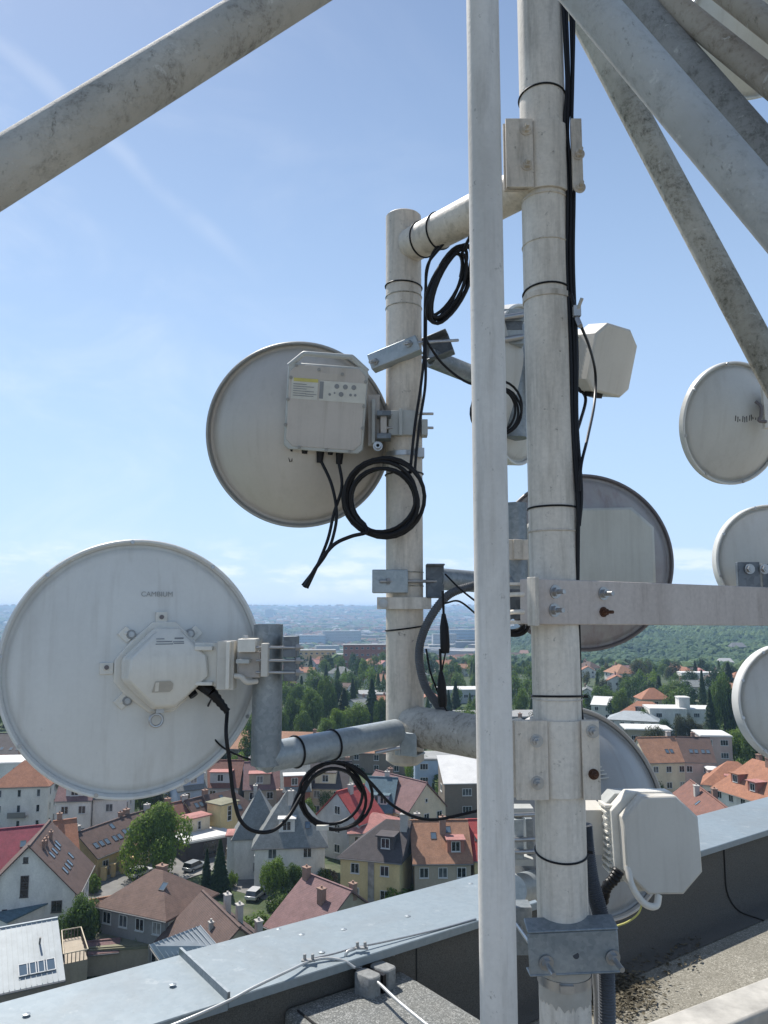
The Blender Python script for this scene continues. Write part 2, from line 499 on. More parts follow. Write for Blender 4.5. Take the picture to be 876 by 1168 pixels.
# ---- galvanised brackets: folded plates with threaded rods
def channel(mb, c, L, Hh, D, t=.006, M_=None):
    """folded channel: face towards -y of its frame"""
    mb.box((0, 0, 0), (L, t, Hh), M_)
    mb.box((0, D / 2, Hh / 2 - t / 2), (L, D, t), M_)
    mb.box((0, D / 2, -Hh / 2 + t / 2), (L, D, t), M_)

def bframe(c, yaw=0.0, roll=0.0):
    return Matrix.Translation(V(c)) @ Matrix.Rotation(yaw, 4, 'Z') @ Matrix.Rotation(roll, 4, 'Y')

def antenna_arm(label, c, w, h, backc, backw, backh, yaw, roll, arm, armr, mt='galv_light', extra=None, rods=2):
    t = thing('mounting_arm', label, 'bracket', c)
    m = MB(); F = bframe(c, yaw, roll); channel(m, c, w, h, .045, M_=F); m.build('clamp_plate', M[mt], t, bevel=.003)
    F2 = bframe(backc, yaw, roll)
    m = MB(); channel(m, backc, backw, backh, -.05, M_=F2); m.build('clamp_plate', M['galv_dark'], t, bevel=.003)
    dv = V(backc) - V(c)
    for s in ((-1, 1) if rods == 2 else (0,)):
        off = F.to_3x3() @ V((s * w * .36, 0, s * h * .12))
        m = MB(); m.cyl(V(c) + off - dv.normalized() * .035, V(backc) + off + dv.normalized() * .02, .0055, n=10)
        m.cyl(V(c) + off - dv.normalized() * .014, V(c) + off - dv.normalized() * .003, .011, n=6)
        m.build('threaded_rod', M['bolt'], t)
    for k, (p, q) in enumerate(arm):
        m = MB(); m.cyl(p, q, armr, n=36); m.build('arm_pipe', M['galv'], t)
    return t

# ================================================================ dishes
def make_dish(label, c, n, R, depthf, mats, rimw=.03, roll=0.0, up=V((0, 0, 1)), flat=False, lip=.010, screws=0, lugs=True):
    F = frame(c, n, up, roll)
    t = thing('microwave_dish', label, 'dish antenna', F)
    prof = []
    K = 22
    for i in range(K + 1):
        r = R * .93 * i / K
        prof.append((max(r, .0005), depthf * (1 - (i / K) ** 2.2)))
    prof += [(R * .935, -.003), (R * .955, -.004), (R * .972, -.004)]
    m = MB(); m.lathe(prof, 96); m.build('reflector', M[mats[0]], t, world=False, angle=60)
    m = MB(); m.lathe([(R * .968, .002), (R * .985, lip), (R, lip), (R + .003, lip - .004), (R + .003, -rimw), (R, -rimw - .003), (R * .965, -rimw - .003), (R * .965, -.004)], 96)
    rim = m.build('rim', M[mats[1]], t, world=False, angle=35)
    prof = [(R * .964 * (1 - i / 8) + .0005, -rimw + .002 - .03 * math.sin(i / 8 * math.pi / 2)) for i in range(9)]
    m = MB(); m.lathe(prof, 64); m.build('radome', M['radome'], t, world=False, angle=60)
    for i in range(screws):
        a = 2 * math.pi * (i + .35) / screws
        m = MB(); m.cyl((R * .986 * math.cos(a), R * .986 * math.sin(a), lip - .001), (R * .986 * math.cos(a), R * .986 * math.sin(a), lip + .003), .0055, n=10)
        o = m.build('screw', M['bolt'], rim, world=False)
    return t, F

def octa(w, h, c1, c2=None):
    c2 = c1 if c2 is None else c2
    return [(-w / 2 + c2, -h / 2), (w / 2 - c2, -h / 2), (w / 2, -h / 2 + c2), (w / 2, h / 2 - c1), (w / 2 - c1, h / 2), (-w / 2 + c1, h / 2), (-w / 2, h / 2 - c1), (-w / 2, -h / 2 + c2)]

def T(x, y, z=0): return Matrix.Translation((x, y, z))

def text_marks(t, x, y, z, s, word, mt, name='lettering'):
    cu = bpy.data.curves.new(name, 'FONT'); cu.body = word; cu.size = s; cu.extrude = .0002; cu.align_x = 'CENTER'
    o = bpy.data.objects.new('tmp_text', cu); col.objects.link(o)
    bpy.context.view_layer.update()
    dg = bpy.context.evaluated_depsgraph_get()
    me = bpy.data.meshes.new_from_object(o.evaluated_get(dg))
    bpy.data.objects.remove(o)
    me.materials.clear(); me.materials.append(M[mt])
    q = bpy.data.objects.new(name, me); col.objects.link(q); q.parent = t
    q.location = (x, y, z)
    MW[q.name] = MW[t.name] @ T(x, y, z)
    return q

M['mark_pale'] = plain('worn_print', (0.34, 0.345, 0.33), 0.6)
# ---- big white dish lower left -------------------------------------------
S = 147 / .345                       # px per metre at that dish
YB = 345e-3 * 900 / 147 * ray(150, 760).y
cB = P(156, 760, YB)
vd = -ray(150, 760).normalized()
nB = (vd + V((.13, .0, -.035))).normalized()
dB, FB = make_dish('large white dish at the lower left with an octagonal radio cover in its middle', cB, nB, .338, .028, ('dish_white', 'dish_white'), rimw=.06, screws=9, lip=.014)
def LB(u, v, z=0): return ((u - 152) / S, (760 - v) / S, z)
# central mounting ring and lugs
zb = .024
m = MB(); m.prism([(LB(a, b)[0], LB(a, b)[1]) for a, b in ((165, 811), (192, 811), (222, 785), (228, 764), (228, 745), (205, 722), (192, 710), (166, 710), (142, 732), (126, 752), (126, 775), (138, 790))], zb - .01, zb + .014, bev=.003)
m.build('mounting_plate', M['plastic'], dB, world=False, bevel=.001)
for (u, v, a, scr) in ((176, 706, 0, 0), (138, 724, 45, 1), (118, 761, 90, 0), (136, 797, 135, 1), (214, 724, -45, 1)):
    x, y, _ = LB(u, v)
    F = T(x, y, zb + .002) @ Matrix.Rotation(rad(a), 4, 'Z')
    m = MB(); m.box((0, 0, .002), (.030, .034, .010), F)
    m.cyl((0, .004, .006), (0, .004, .009), .0045, n=10, M=F)
    lg = m.build('mounting_lug', M['plastic'], dB, world=False, bevel=.0015)
    m = MB(); k = (1 if u < 176 else -1)
    xx, yy = x + .012 * (0 if scr == 0 else k), y - .004 + (.004 if v < 740 else .004)
    if scr:
        m.cyl((xx, yy, zb + .002), (xx, yy, zb + .010), .0125, n=24); m.build('washer', M['rim'], dB, world=False, bevel=.001)
        m = MB(); m.cyl((xx, yy, zb + .010), (xx, yy, zb + .016), .0075, n=16); m.cyl((xx, yy, zb + .016), (xx, yy, zb + .019), .004, n=6)
    else:
        m.cyl((x, y + .003, zb + .008), (x, y + .003, zb + .013), .006, n=12)
    m.build('bolt', M['bolt' if scr else 'rim_dark'], dB, world=False)
rad_t = thing('radio_unit', 'white octagonal radio cover with faint printing bolted to the back of the large white dish', 'radio unit', FB @ T(0, 0, zb + .014))
z0 = zb + .014
pl = [LB(a, b)[:2] for a, b in ((167, 806), (190, 805), (203, 795), (226, 772), (227, 750), (196, 718), (167, 717), (133, 750), (133, 773), (150, 791))]
m = MB(); m.prism(pl, z0, z0 + .035, FB)
m.build('housing', M['plastic'], rad_t, bevel=.007)
# raised cover: sloping upper panel, level middle band, sloping lower panel
def cover(mb):
    top = [LB(a, b)[:2] for a, b in ((171, 722), (192, 722), (221, 749), (139, 750))]
    mid = [LB(a, b)[:2] for a, b in ((139, 750), (221, 749), (224, 771), (137, 772))]
    low = [LB(a, b)[:2] for a, b in ((137, 772), (224, 771), (190, 803), (168, 803))]
    zz = {1: 0, 722: z0 + .036, 749: z0 + .062, 750: z0 + .062, 771: z0 + .070, 772: z0 + .070, 803: z0 + .052}
    pts = [(*LB(171, 722)[:2], z0 + .040), (*LB(192, 722)[:2], z0 + .040), (*LB(221, 749)[:2], z0 + .082), (*LB(139, 750)[:2], z0 + .082),
           (*LB(224, 771)[:2], z0 + .080), (*LB(137, 772)[:2], z0 + .080), (*LB(190, 803)[:2], z0 + .050), (*LB(168, 803)[:2], z0 + .050),
           (*LB(169, 719)[:2], z0 + .034), (*LB(194, 719)[:2], z0 + .034), (*LB(225, 749)[:2], z0 + .034), (*LB(135, 750)[:2], z0 + .034),
           (*LB(226, 772)[:2], z0 + .034), (*LB(134, 773)[:2], z0 + .034), (*LB(191, 806)[:2], z0 + .034), (*LB(166, 806)[:2], z0 + .034)]
    fs = [(3, 2, 1, 0), (5, 4, 2, 3), (7, 6, 4, 5), (0, 1, 9, 8), (1, 2, 10, 9), (2, 4, 12, 10), (4, 6, 14, 12), (6, 7, 15, 14), (7, 5, 13, 15), (5, 3, 11, 13), (3, 0, 8, 11)]
    mb.add([FB @ V(p) for p in pts], fs)
m = MB(); cover(m); m.build('cover', M['plastic'], rad_t, bevel=.005)
def zt(v):  # height of the cover face at a row
    return z0 + (.040 + (v - 722) / 27 * .042 if v < 750 else .082 - (v - 750) / 22 * .002 if v < 772 else .080 - (v - 772) / 31 * .030) + .0012
m = MB()
for k, (u0, u1, v) in enumerate(((167, 176, 729.3), (187, 197, 729), (167, 184, 732.3), (185, 197, 732.8), (166, 185, 735), (186, 197, 734.6))):
    a, b = LB(u0, v), LB(u1, v); h = .0022 if (k == 1) else .0012
    m.add([FB @ V((a[0], a[1] - h, zt(v) + .0002)), FB @ V((b[0], b[1] - h, zt(v) + .0002)), FB @ V((b[0], b[1] + h, zt(v) + .0002)), FB @ V((a[0], a[1] + h, zt(v) + .0002))], [(0, 1, 2, 3)])
m.build('printing', M['ink_faint'], rad_t)
def patch(u0, v0, u1, v1, name, mt, fr, zf, par, lift=.0008, cut=0):
    m = MB(); c = [(u0, v1), (u1 - cut, v1), (u1, v1 - cut), (u1, v0 + cut), (u1 - cut, v0), (u0 + cut, v0)]
    m.add([fr @ V((*LB(a, b)[:2], zf(b) + lift)) for a, b in c], [tuple(range(len(c)))]); return m.build(name, M[mt], par)
patch(163, 775, 185, 787, 'tan_sticker', 'label_tan', FB, zt, rad_t, cut=3)
patch(166, 776, 170, 786, 'white_scratch', 'plastic', FB, zt, rad_t, .0012)
# hanging ring
m = MB(); x, y, _ = LB(174, 807); m.box((x + .004, y - .004, z0 + .01), (.02, .012, .012), FB)
ring(m, (0, 0, 0), .0001, .0001, 6)
m.v = m.v[:8]; m.f = m.f[:6]
pts = []
for i in range(24):
    t_ = 2 * math.pi * i / 24; pts.append(FB @ V((LB(172, 819)[0] + .016 * math.cos(t_), LB(172, 819)[1] + .016 * math.sin(t_), z0 + .012)))
m.tube(pts, .0042, 8, closed=True)
m.build('lifting_ring', M['bolt'], rad_t)
# connector gland and cables
g0 = FB @ V((*LB(216, 779)[:2], z0 + .03)); g1 = FB @ V((*LB(230, 790)[:2], z0 + .05)); g2 = FB @ V((*LB(248, 812)[:2], z0 + .05))
m = MB(); m.tube([g0, g0.lerp(g1, .5), g1], .0155, 14); m.tube([g1 + (g2 - g1) * k / 9 for k in range(10)], [.013 - .0006 * k + (.0022 if k % 2 else 0) for k in range(10)], 14)
m.build('cable_gland', M['rubber'], rad_t)
m = MB(); m.cyl(FB @ V((*LB(207, 786)[:2], z0 + .02)), FB @ V((*LB(212, 794)[:2], z0 + .03)), .012, n=14); m.build('port_cap', M['rubber'], rad_t)
cbl = MB(); cy = YB - .02
cpts = [g2] + [P(u, v, cy + k) for u, v, k in ((258, 838, 0), (262, 870, 0), (266, 905, 0), (274, 935, 0), (290, 948, .02), (312, 947, .05), (330, 930, .1), (345, 905, .15), (356, 888, .2), (372, 878, .24))]
cbl.tube(spline(cpts), .0052, 10)
tag(cbl.build('power_cable', M['rubber']), 'black cable hanging from the large white dish in a long loop below it', 'cable')
m = MB(); m.tube(spline([FB @ V((*LB(233, 795)[:2], z0 + .03))] + [P(u, v, cy + .1) for u, v in ((236, 812), (242, 838), (258, 855), (290, 868))] + [P(310, 872, 2.3)]), .0026, 8)
tag(m.build('earth_cable', M['rubber']), 'thin black wire running from the large white dish to the grey elbow pipe', 'cable')
# marks on the dish
text_marks(dB, *LB(171, 681)[:2], .028 * (1 - (79 / 147) ** 2) + .001, .019, 'CAMBIUM', 'mark_pale')
# pole bracket of this dish: adjuster plates and clamp
PX, PYY = 305, YB + .035
pp = P(305, 780, PYY); pr = R_(34, 305, 780, PYY)
arm_t = thing('elbow_arm', 'grey galvanised elbow pipe carrying the large white dish, upright stub on a level arm', 'bracket', pp)
zt1, zb1 = P(305, 712, PYY).z, P(305, 872, PYY).z
m = MB(); m.lathe([(pr - .004, zt1 - .02), (pr - .004, zt1), (pr, zt1), (pr, zb1)], 48, T(pp.x, pp.y, 0)); m.build('upright_stub', M['galv'], arm_t)
m = MB(); m.lathe([(.0005, zt1 - .004), (pr - .003, zt1 - .004), (pr - .003, zt1 - .02)], 40, T(pp.x, pp.y, 0)); m.build('end_cap', M['rubber'], arm_t)
e1 = V((pp.x, pp.y, P(305, 864, PYY).z)); e2 = P(452, 852, 2.53); e2.z = e1.z + .012
m = MB(); m.cyl(e1, e2, pr, n=40); m.lathe([(.0005, -pr * .9), (pr * .6, -pr * .75), (pr * .95, -pr * .3), (pr, 0)], 40, T(e1.x, e1.y, e1.z)); m.build('level_pipe', M['galv_light'], arm_t)
ad = (e2 - e1).normalized()
for k in (.2, .47):
    m = MB(); ring(m, e1 + (e2 - e1) * k, pr + .002, .003, axis=ad); m.build('cable_tie', M['rubber'], arm_t)
m = MB(); F = bframe(P(463, 849, 2.50), -.5, 0); channel(m, None, .075, .07, .06, M_=F); m.box((-.02, .03, 0), (.006, .075, .07), F); m.build('end_bracket', M['galv_light'], arm_t, bevel=.002)
m = MB(); m.cyl(P(428, 859, 2.42), P(456, 853, 2.44), .006, n=12); m.build('threaded_rod', M['bolt'], arm_t)
adj = thing('pole_clamp', 'folded steel pole clamp with swivel arms between the large white dish and elbow pipe', 'bracket', pp)
def wb(u0, v0, u1, v1, y, d, nm, mt, par=adj, bev=.0015, sh=0):
    a, b = P(u0, v0, y), P(u1, v1, y)
    m = MB(); m.box(((a.x + b.x) / 2, y + d / 2, (a.z + b.z) / 2), (abs(b.x - a.x), d, abs(a.z - b.z))); return m.build(nm, M[mt], par, bevel=bev)
ya = YB - .075
wb(222, 733, 247, 782, ya + .045, .04, 'side_arm', 'plastic')
wb(222, 737, 242, 742, ya + .028, .02, 'side_rib', 'plastic')
wb(222, 778, 242, 782, ya + .028, .02, 'side_rib', 'plastic')
wb(248, 731, 266, 787, ya + .01, .05, 'angle_plate', 'plastic_warm')
wb(258, 732, 261, 786, ya - .005, .016, 'angle_fin', 'plastic')
wb(271, 729, 291, 744, ya - .01, .07, 'swivel_fork', 'plastic')
wb(272, 744, 296, 773, ya + .02, .06, 'swivel_block', 'alu')
wb(269, 752, 284, 757, ya - .01, .05, 'swivel_lug', 'alu_frame')
wb(298, 734, 305, 772, ya - .012, .03, 'clamp_bar', 'plastic_warm')
wb(323, 726, 338, 750, ya + .03, .07, 'clamp_jaw', 'galv_dark')
wb(323, 753, 338, 777, ya + .03, .07, 'clamp_jaw', 'galv_dark')
for v in (738.5, 753.5, 767):
    m = MB(); m.cyl(P(292, v, ya - .0), P(346, v, ya + .04), .0038, n=10); m.cyl(P(337, v, ya + .03), P(342, v, ya + .034), .009, n=6); m.build('threaded_rod', M['bolt'], adj)
m = MB(); m.tube(spline([P(268, 771, ya + .01), P(275, 772, ya + .005), P(282, 778, ya + .01), P(293, 777, ya + .03)], 5), .007, 10); m.build('adjuster_rod', M['plastic_warm'], adj)
m = MB(); m.cyl(P(280, 728, ya + .02), P(280, 725, ya + .02), .009, n=6); m.build('bolt', M['bolt'], adj)

# ---- upper left dish ------------------------------------------------------
YA = 2.66
cA = P(341, 497, YA)
SA = 900 / depth(341, 497, YA)
RA = 104.5 / SA
vd = -ray(341, 497).normalized()
dA, FA = make_dish('grey dish on the short upright with a flat square metal radio on its back', cA, (vd + V((-.10, 0, -.02))).normalized(), RA, .15, ('dish_grey', 'rim'), rimw=.025, screws=0, lip=.014)
def LA(u, v, z=0): return ((u - 341) / SA, (497 - v) / SA, z)
rA = thing('radio_unit', 'flat square metal radio with carrying handle and printed labels on the upper left dish', 'radio unit', FA @ T(0, 0, .13) @ Matrix.Rotation(rad(-4), 4, 'Z'))
FR = rA.matrix_world.copy()
def sq(x0, y0, x1, y1, c):
    return [(x0 + c, y0), (x1 - c, y0), (x1, y0 + c), (x1, y1 - c), (x1 - c, y1), (x0 + c, y1), (x0, y1 - c), (x0, y0 + c)]
def loc(u, v):   # radio face, origin at its frame
    p = V(((u - 341) / SA, (497 - v) / SA, 0)); return Matrix.Rotation(rad(4), 3, 'Z') @ p
x0, y0 = loc(333, 517)[:2]; x1, y1 = loc(418, 421)[:2]
wR, hR = 85 / SA, 92 / SA
cx, cyy = loc(375.5, 467)[:2]
m = MB(); m.prism(sq(cx - wR / 2, cyy - hR / 2, cx + wR / 2, cyy + hR / 2, .014), -.03, .045, FR, bev=.004); m.build('housing', M['alu_frame'], rA, bevel=.001)
m = MB(); m.prism(sq(cx - wR / 2 + .007, cyy - hR / 2 + .011, cx + wR / 2 - .007, cyy + hR / 2 - .006, .022), .040, .048, FR, bev=.002); face = m.build('face_plate', M['alu'], rA)
# handle : hooped top
m = MB(); hy = cyy + hR / 2
outer = [(cx - wR / 2 + .002, hy - .012), (cx - wR / 2 + .048, hy + .030), (cx + wR / 2 - .055, hy + .030), (cx + wR / 2 - .002, hy - .012)]
pts = [FR @ V((x, y, .038)) for x, y in outer]
m.tube([pts[0], pts[0].lerp(pts[1], .9), pts[1], pts[1].lerp(pts[2], .1), pts[1].lerp(pts[2], .9), pts[2], pts[2].lerp(pts[3], .1), pts[3]], .0085, 10)
m.build('handle', M['alu_frame'], rA)
def fq(mb, x, y, w, h, z): mb.box((x, y, z), (w, h, .0012), FR)
zf = .0485
def q(name, mt, u0, v0, u1, v1, z=zf):
    a, b = ((u0 - 375.5) / SA + cx, (467 - v0) / SA + cyy), ((u1 - 375.5) / SA + cx, (467 - v1) / SA + cyy)
    m = MB(); fq(m, (a[0] + b[0]) / 2, (a[1] + b[1]) / 2, abs(b[0] - a[0]), abs(a[1] - b[1]), z); return m, (a, b)
m, _ = q('l', 'l', 338, 437, 366, 459); lab = m.build('rating_label', M['label'], face)
m, _ = q('l', 'l', 340, 437, 366, 440.5, zf + .001); m.build('yellow_strip', M['label_yellow'], face)
m, _ = q('l', 'l', 368, 438, 417, 459); m.build('status_panel', M['label'], face)
m, _ = q('l', 'l', 368, 439, 372, 457, zf + .001); m.build('dark_strip', M['ink_faint'], face)
m = MB()
for k in range(6):
    mm, _ = q('', '', 340, 443 + k * 2.4, 340 + (22 if k % 2 else 14), 443.7 + k * 2.4, zf + .0012); m.add(mm.v, mm.f)
mm, _ = q('', '', 353, 453, 365, 453.7, zf + .0012); m.add(mm.v, mm.f)
m.build('printing', M['ink_faint'], face)
m, _ = q('l', 'l', 367, 430, 386, 437.5, zf - .0002); m.build('recessed_plate', M['dish_grey'], face)
for (u, v, r_) in ((386, 443, 2.6), (395, 443, 2.6), (404, 443, 2.6), (391, 451, 2.6), (379, 452, 1.4), (384, 450, 1.0), (401, 451, 1.5), (406, 451, 1.4)):
    m = MB(); x, y = (u - 375.5) / SA + cx, (467 - v) / SA + cyy
    m.cyl((x, y, zf), (x, y, zf + .0022), r_ / SA, n=16, M=FR); m.build('indicator', M['ink_faint'], face)
for (u, v) in ((342, 424), (366, 427), (391, 430), (416, 436), (337, 437), (335, 460), (334, 487), (416, 462), (416, 485), (350, 510), (379, 511), (404, 511)):
    m = MB(); x, y = (u - 375.5) / SA + cx, (467 - v) / SA + cyy
    m.cyl((x, y, .045), (x, y, .0515), .0055, n=12, M=FR); m.cyl((x, y, .0515), (x, y, .0535), .0026, n=6, M=FR); m.build('screw', M['rim'], rA)
for (u, L, rr) in ((341, .008, .008), (355, .012, .012), (372, .038, .0135), (383, .010, .010), (393, .038, .0135)):
    x, y = (u - 375.5) / SA + cx, cyy - hR / 2
    m = MB(); m.cyl((x, y + .002, .012), (x, y - L, .012), rr, rr * .75, 16, M=FR); m.build('cable_gland', M['rubber'], rA)
m = MB(); x = (341 - 375.5) / SA + cx; y = cyy - hR / 2
m.tube([FR @ V(p) for p in ((x - .006, y, .012), (x - .008, y - .03, .012), (x - .004, y - .042, .012), (x + .002, y - .04, .012), (x + .005, y, .012))], .0016, 6); m.build('cap_lanyard', M['rubber'], rA)
for (u, v) in ((420, 508),):
    pass
# its mount to the upright
mt_ = thing('pole_clamp', 'light metal swivel clamp between the square radio dish and the short upright', 'bracket', P(440, 480, 2.6))
def wbm(u0, v0, u1, v1, y, d, nm, mat_): return wb(u0, v0, u1, v1, y, d, nm, mat_, par=mt_)
wbm(420, 450, 433, 508, 2.55, .02, 'side_plate', 'alu')
wbm(424, 455, 428, 505, 2.53, .02, 'side_fin', 'alu_frame')
wbm(430, 468, 446, 474, 2.50, .05, 'fork', 'galv_dark')
wbm(430, 494, 446, 500, 2.50, .05, 'fork', 'galv_dark')
wbm(434, 474, 441, 494, 2.51, .04, 'swivel_block', 'alu')
wbm(443, 468, 474, 496, 2.545, .014, 'clamp_bar', 'alu_frame')
wbm(455, 466, 459, 496, 2.53, .02, 'clamp_rib', 'alu_frame')
wbm(481, 478, 488, 496, 2.56, .05, 'clamp_jaw', 'alu_frame')
for v in (472, 488):
    m = MB(); m.cyl(P(440, v, 2.54), P(494, v, 2.60), .0045, n=10); m.build('threaded_rod', M['bolt'], mt_)
m = MB(); hexbolt(m, P(431, 509, 2.53), (0, -1, 0), .011, .012); m.build('bolt', M['bolt'], mt_)

# cables of this radio, hanging and back into the coil
for (u, L, lab2) in ((372, [(378, 552), (384, 585), (380, 612), (372, 632), (359, 650), (345, 668)], 'black cable dropping from the left gland of the upper left radio'),
                    (392, [(390, 555), (381, 585), (374, 615), (362, 645), (350, 671)], 'black cable dropping from the right gland of the upper left radio')):
    x, y = (u - 375.5) / SA + cx, cyy - hR / 2
    st = FR @ V((x, y - .025, .012))
    m = MB(); m.tube(spline([st] + [P(a, b, st.y - .01) for a, b in L]), .0052, 10)
    tag(m.build('radio_cable', M['rubber']), lab2, 'cable')
def coil(name, label, cu, cv, Y, r_in, r_out, turns, wire, tail0=None, tail1=None, tilt=0.0, asp=1.0, drift=(0, 0), yj=.02, grp=None, sag=0.0, skew=0.0):
    m = MB(); pts = []; N = int(turns * 28)
    random.seed(cu * 7 + cv)
    ph = random.random() * 6
    for i in range(N + 1):
        t = i / 28
        a = 2 * math.pi * t + tilt
        w = .5 + .5 * math.sin(t * 2.1 + ph)
        r = r_in + (r_out - r_in) * w + .8 * math.sin(a * 2 + t)
        u = cu + drift[0] * math.sin(t * 1.7) + r * asp * math.cos(a) - skew * r * math.sin(a); v = cv + drift[1] * math.sin(t * 2.3) + r * math.sin(a) + sag * t
        pts.append(P(u, v, Y + yj * math.sin(t * 3.3 + a * .5)))
    a0 = [P(*q_) for q_ in (tail0 or [])]; a1 = [P(*q_) for q_ in (tail1 or [])]
    full = (spline(a0 + pts[:1], 6)[:-1] if a0 else []) + pts + (spline([pts[-1]] + a1, 6)[1:] if a1 else [])
    m.tube(full, wire, 8)
    o = m.build(name, M['rubber']); tag(o, label, 'cable', grp); return o
coil('cable_coil', 'black coiled cable hung in front of the short upright below the upper left dish', 437, 569, 2.50, 36, 46, 7.5, .0062,
     tail0=[(347, 670, 2.5), (362, 645, 2.5), (380, 622, 2.5), (400, 612, 2.5), (418, 607, 2.5)], tilt=2.2, drift=(2, 2))
coil('cable_coil', 'black cable coil hanging under the level grey arm below the large white dish', 381, 908, 2.30, 32, 41, 3.4, .0045,
     tail0=[(316, 945, 2.2), (330, 930, 2.25), (340, 905, 2.28)], tail1=[(395, 872, 2.3), (420, 890, 2.3), (450, 920, 2.3), (490, 935, 2.35), (545, 925, 2.4)], tilt=-2.6, drift=(3, 2))
m = MB(); m.box(P(368, 944, 2.27), (.034, .012, .012), None); tag(m.build('cable_tag', M['label']), 'small white tie tag on the coil under the grey arm', 'cable tag')
coil('cable_coil', 'narrow bundle of black cable loops drooping from the upper cross pipe beside the upright', 511, 324, 2.42, 36, 46, 6.2, .0055, asp=.42, tail0=[(540, 262, 2.3)], tilt=-1.4, drift=(5, 2), yj=.03, skew=.38)
coil('cable_coil', 'thin black cable loops behind the slim front pipe near the mid height dish', 567, 468, 2.72, 24, 33, 4.2, .0045, asp=.9, tail0=[(486, 388, 2.55), (505, 415, 2.6), (535, 437, 2.65)], tilt=-1.5, drift=(3, 2))
# cable down the upright
for k, (dx, lab3) in enumerate(((0, 'black cable running down the short upright to its coil'), (5, 'second black cable close beside the first on the short upright'))):
    m = MB(); m.tube(spline([P(528 - dx, 264 - dx, 2.42), P(500, 280 + dx, 2.47), P(488 - dx * .2, 305, 2.5), P(485 + dx * .2, 340, 2.52), P(484 + dx * .3, 400, 2.52), P(480 + dx, 440, 2.51), P(474 + dx, 480, 2.50), P(470 + dx, 515, 2.5), P(468 + dx, 540, 2.5)]), .0048, 8)
    tag(m.build('down_cable', M['rubber']), lab3, 'cable')

# upper and lower galvanised brackets on the upright
antenna_arm('grey galvanised channel clamp high on the short upright with an arm reaching back', P(449, 402, 2.53), .175, .055, P(500, 398, 2.70), .10, .085, -.25, -.32,
            [(P(490, 408, 2.70), P(600, 452, 3.02))], .034, 'galv_light')
antenna_arm('grey galvanised channel clamp low on the short upright with a dark level arm reaching back', P(445, 663, 2.53), .115, .075, P(496, 663, 2.58), .06, .11, 0, 0,
            [(P(498, 660, 2.60), P(600, 668, 2.85))], .036, 'galv_light', rods=1)

# corrugated conduit near the upright and two dangling connectors
m = MB(); sp = spline([P(560, 664, 2.5), P(540, 668, 2.5), P(510, 680, 2.5), P(487, 712, 2.5), P(478, 745, 2.5), P(484, 780, 2.5), P(498, 802, 2.5), P(512, 820, 2.52)], 30)
m.tube(sp, .0125, 12, ridge=.14); tag(m.build('corrugated_conduit', M['conduit']), 'grey corrugated conduit bending down past the lower part of the short upright', 'conduit')
for (a, b, c, d, lab4) in ((506, 700, 508, 745, 'upper black shrink wrapped connector hanging on a thin wire'), (503, 766, 505, 806, 'lower black shrink wrapped connector hanging on a thin wire')):
    m = MB(); A, B = P(a, b, 2.45), P(c, d, 2.45); Lk = [A.lerp(B, k / 6) for k in range(7)]
    m.tube(Lk, [.006, .010, .0135, .014, .0145, .015, .012], 12); m.cyl(A, P(a - 1, b - 26, 2.45), .004, n=8)
    if b < 720: m.cyl(B, P(503, 770, 2.45), .0025, n=8)
    tag(m.build('cable_connector', M['rubber']), lab4, 'connector')
for pts, lab5 in (([(508, 655, 2.45), (525, 672, 2.4), (548, 690, 2.4)], 'thin black wire arching over the dark level arm'),
                  ([(508, 688, 2.45), (524, 686, 2.4), (545, 702, 2.4)], 'thin black wire arching just above the hanging connectors'),
                  ([(486, 740, 2.49), (492, 770, 2.47), (507, 806, 2.46), (512, 812, 2.46)], 'thin black wire following the inside of the corrugated conduit')):
    m = MB(); m.tube(spline([P(*q_) for q_ in pts]), .003, 8); tag(m.build('thin_wire', M['rubber']), lab5, 'cable')

# ================================================================ beam to the right
bm = thing('crossbar_beam', 'weathered beige rectangular steel beam bolted across the thick mast and running out to the side', 'beam', P(608, 686, 2.07))
a = P(609, 686, 2.06); b = P(990, 694, 2.72)
bh = .119
d = (b - a); d.z = 0; L = d.length; yaw = math.atan2(d.y, d.x)
Fb = Matrix.Translation((a + b) / 2) @ Matrix.Rotation(yaw, 4, 'Z') @ Matrix.Rotation(-math.asin((b.z - a.z) / L), 4, 'Y')
m = MB(); m.box((0, .03, 0), (L, .06, bh), Fb); m.build('box_section', M['beam'], bm, bevel=.003)
m = MB(); m.box((-L / 2 - .004, -.002, 0), (.012, .035, bh + .006), Fb); m.build('end_plate', M['paint'], bm, bevel=.001)
nrm = Fb.to_3x3() @ V((0, -1, 0))
def onbeam(u, v):
    dd = ray(u, v); o = V((0, 0, H)); p0 = Fb @ V((0, 0, 0)); t = (p0 - o).dot(nrm) / dd.dot(nrm); return o + dd * t
for u, v, mt2 in ((633, 675, 'bolt'), (632, 696, 'bolt'), (688, 677, 'bolt'), (688, 698, 'rust')):
    m = MB(); hexbolt(m, onbeam(u, v), nrm, .0095 if mt2 == 'rust' else .0125, .034); m.build('bolt', M[mt2], bm)
for v, rr in ((678, .0065), (698, .0065)):
    m = MB(); pts = [P(610, v, 2.10), P(598, v, 2.10), P(586, v, 2.13), P(578, v + 1, 2.16), P(574, v + 1, 2.2)]
    m.tube(spline(pts, 5), rr, 12); m.build('u_bolt', M['paint'], bm)
for v in (666, 710):
    m = MB(); A = P(608, v, 2.12); B = P(574, v, 2.12); m.box(((A.x + B.x) / 2, 2.16, A.z), (abs(A.x - B.x), .09, .008)); m.build('clamp_plate', M['paint'], bm, bevel=.001)
wb(574, 672, 606, 706, 2.27, .03, 'back_plate', 'galv_dark', par=bm)

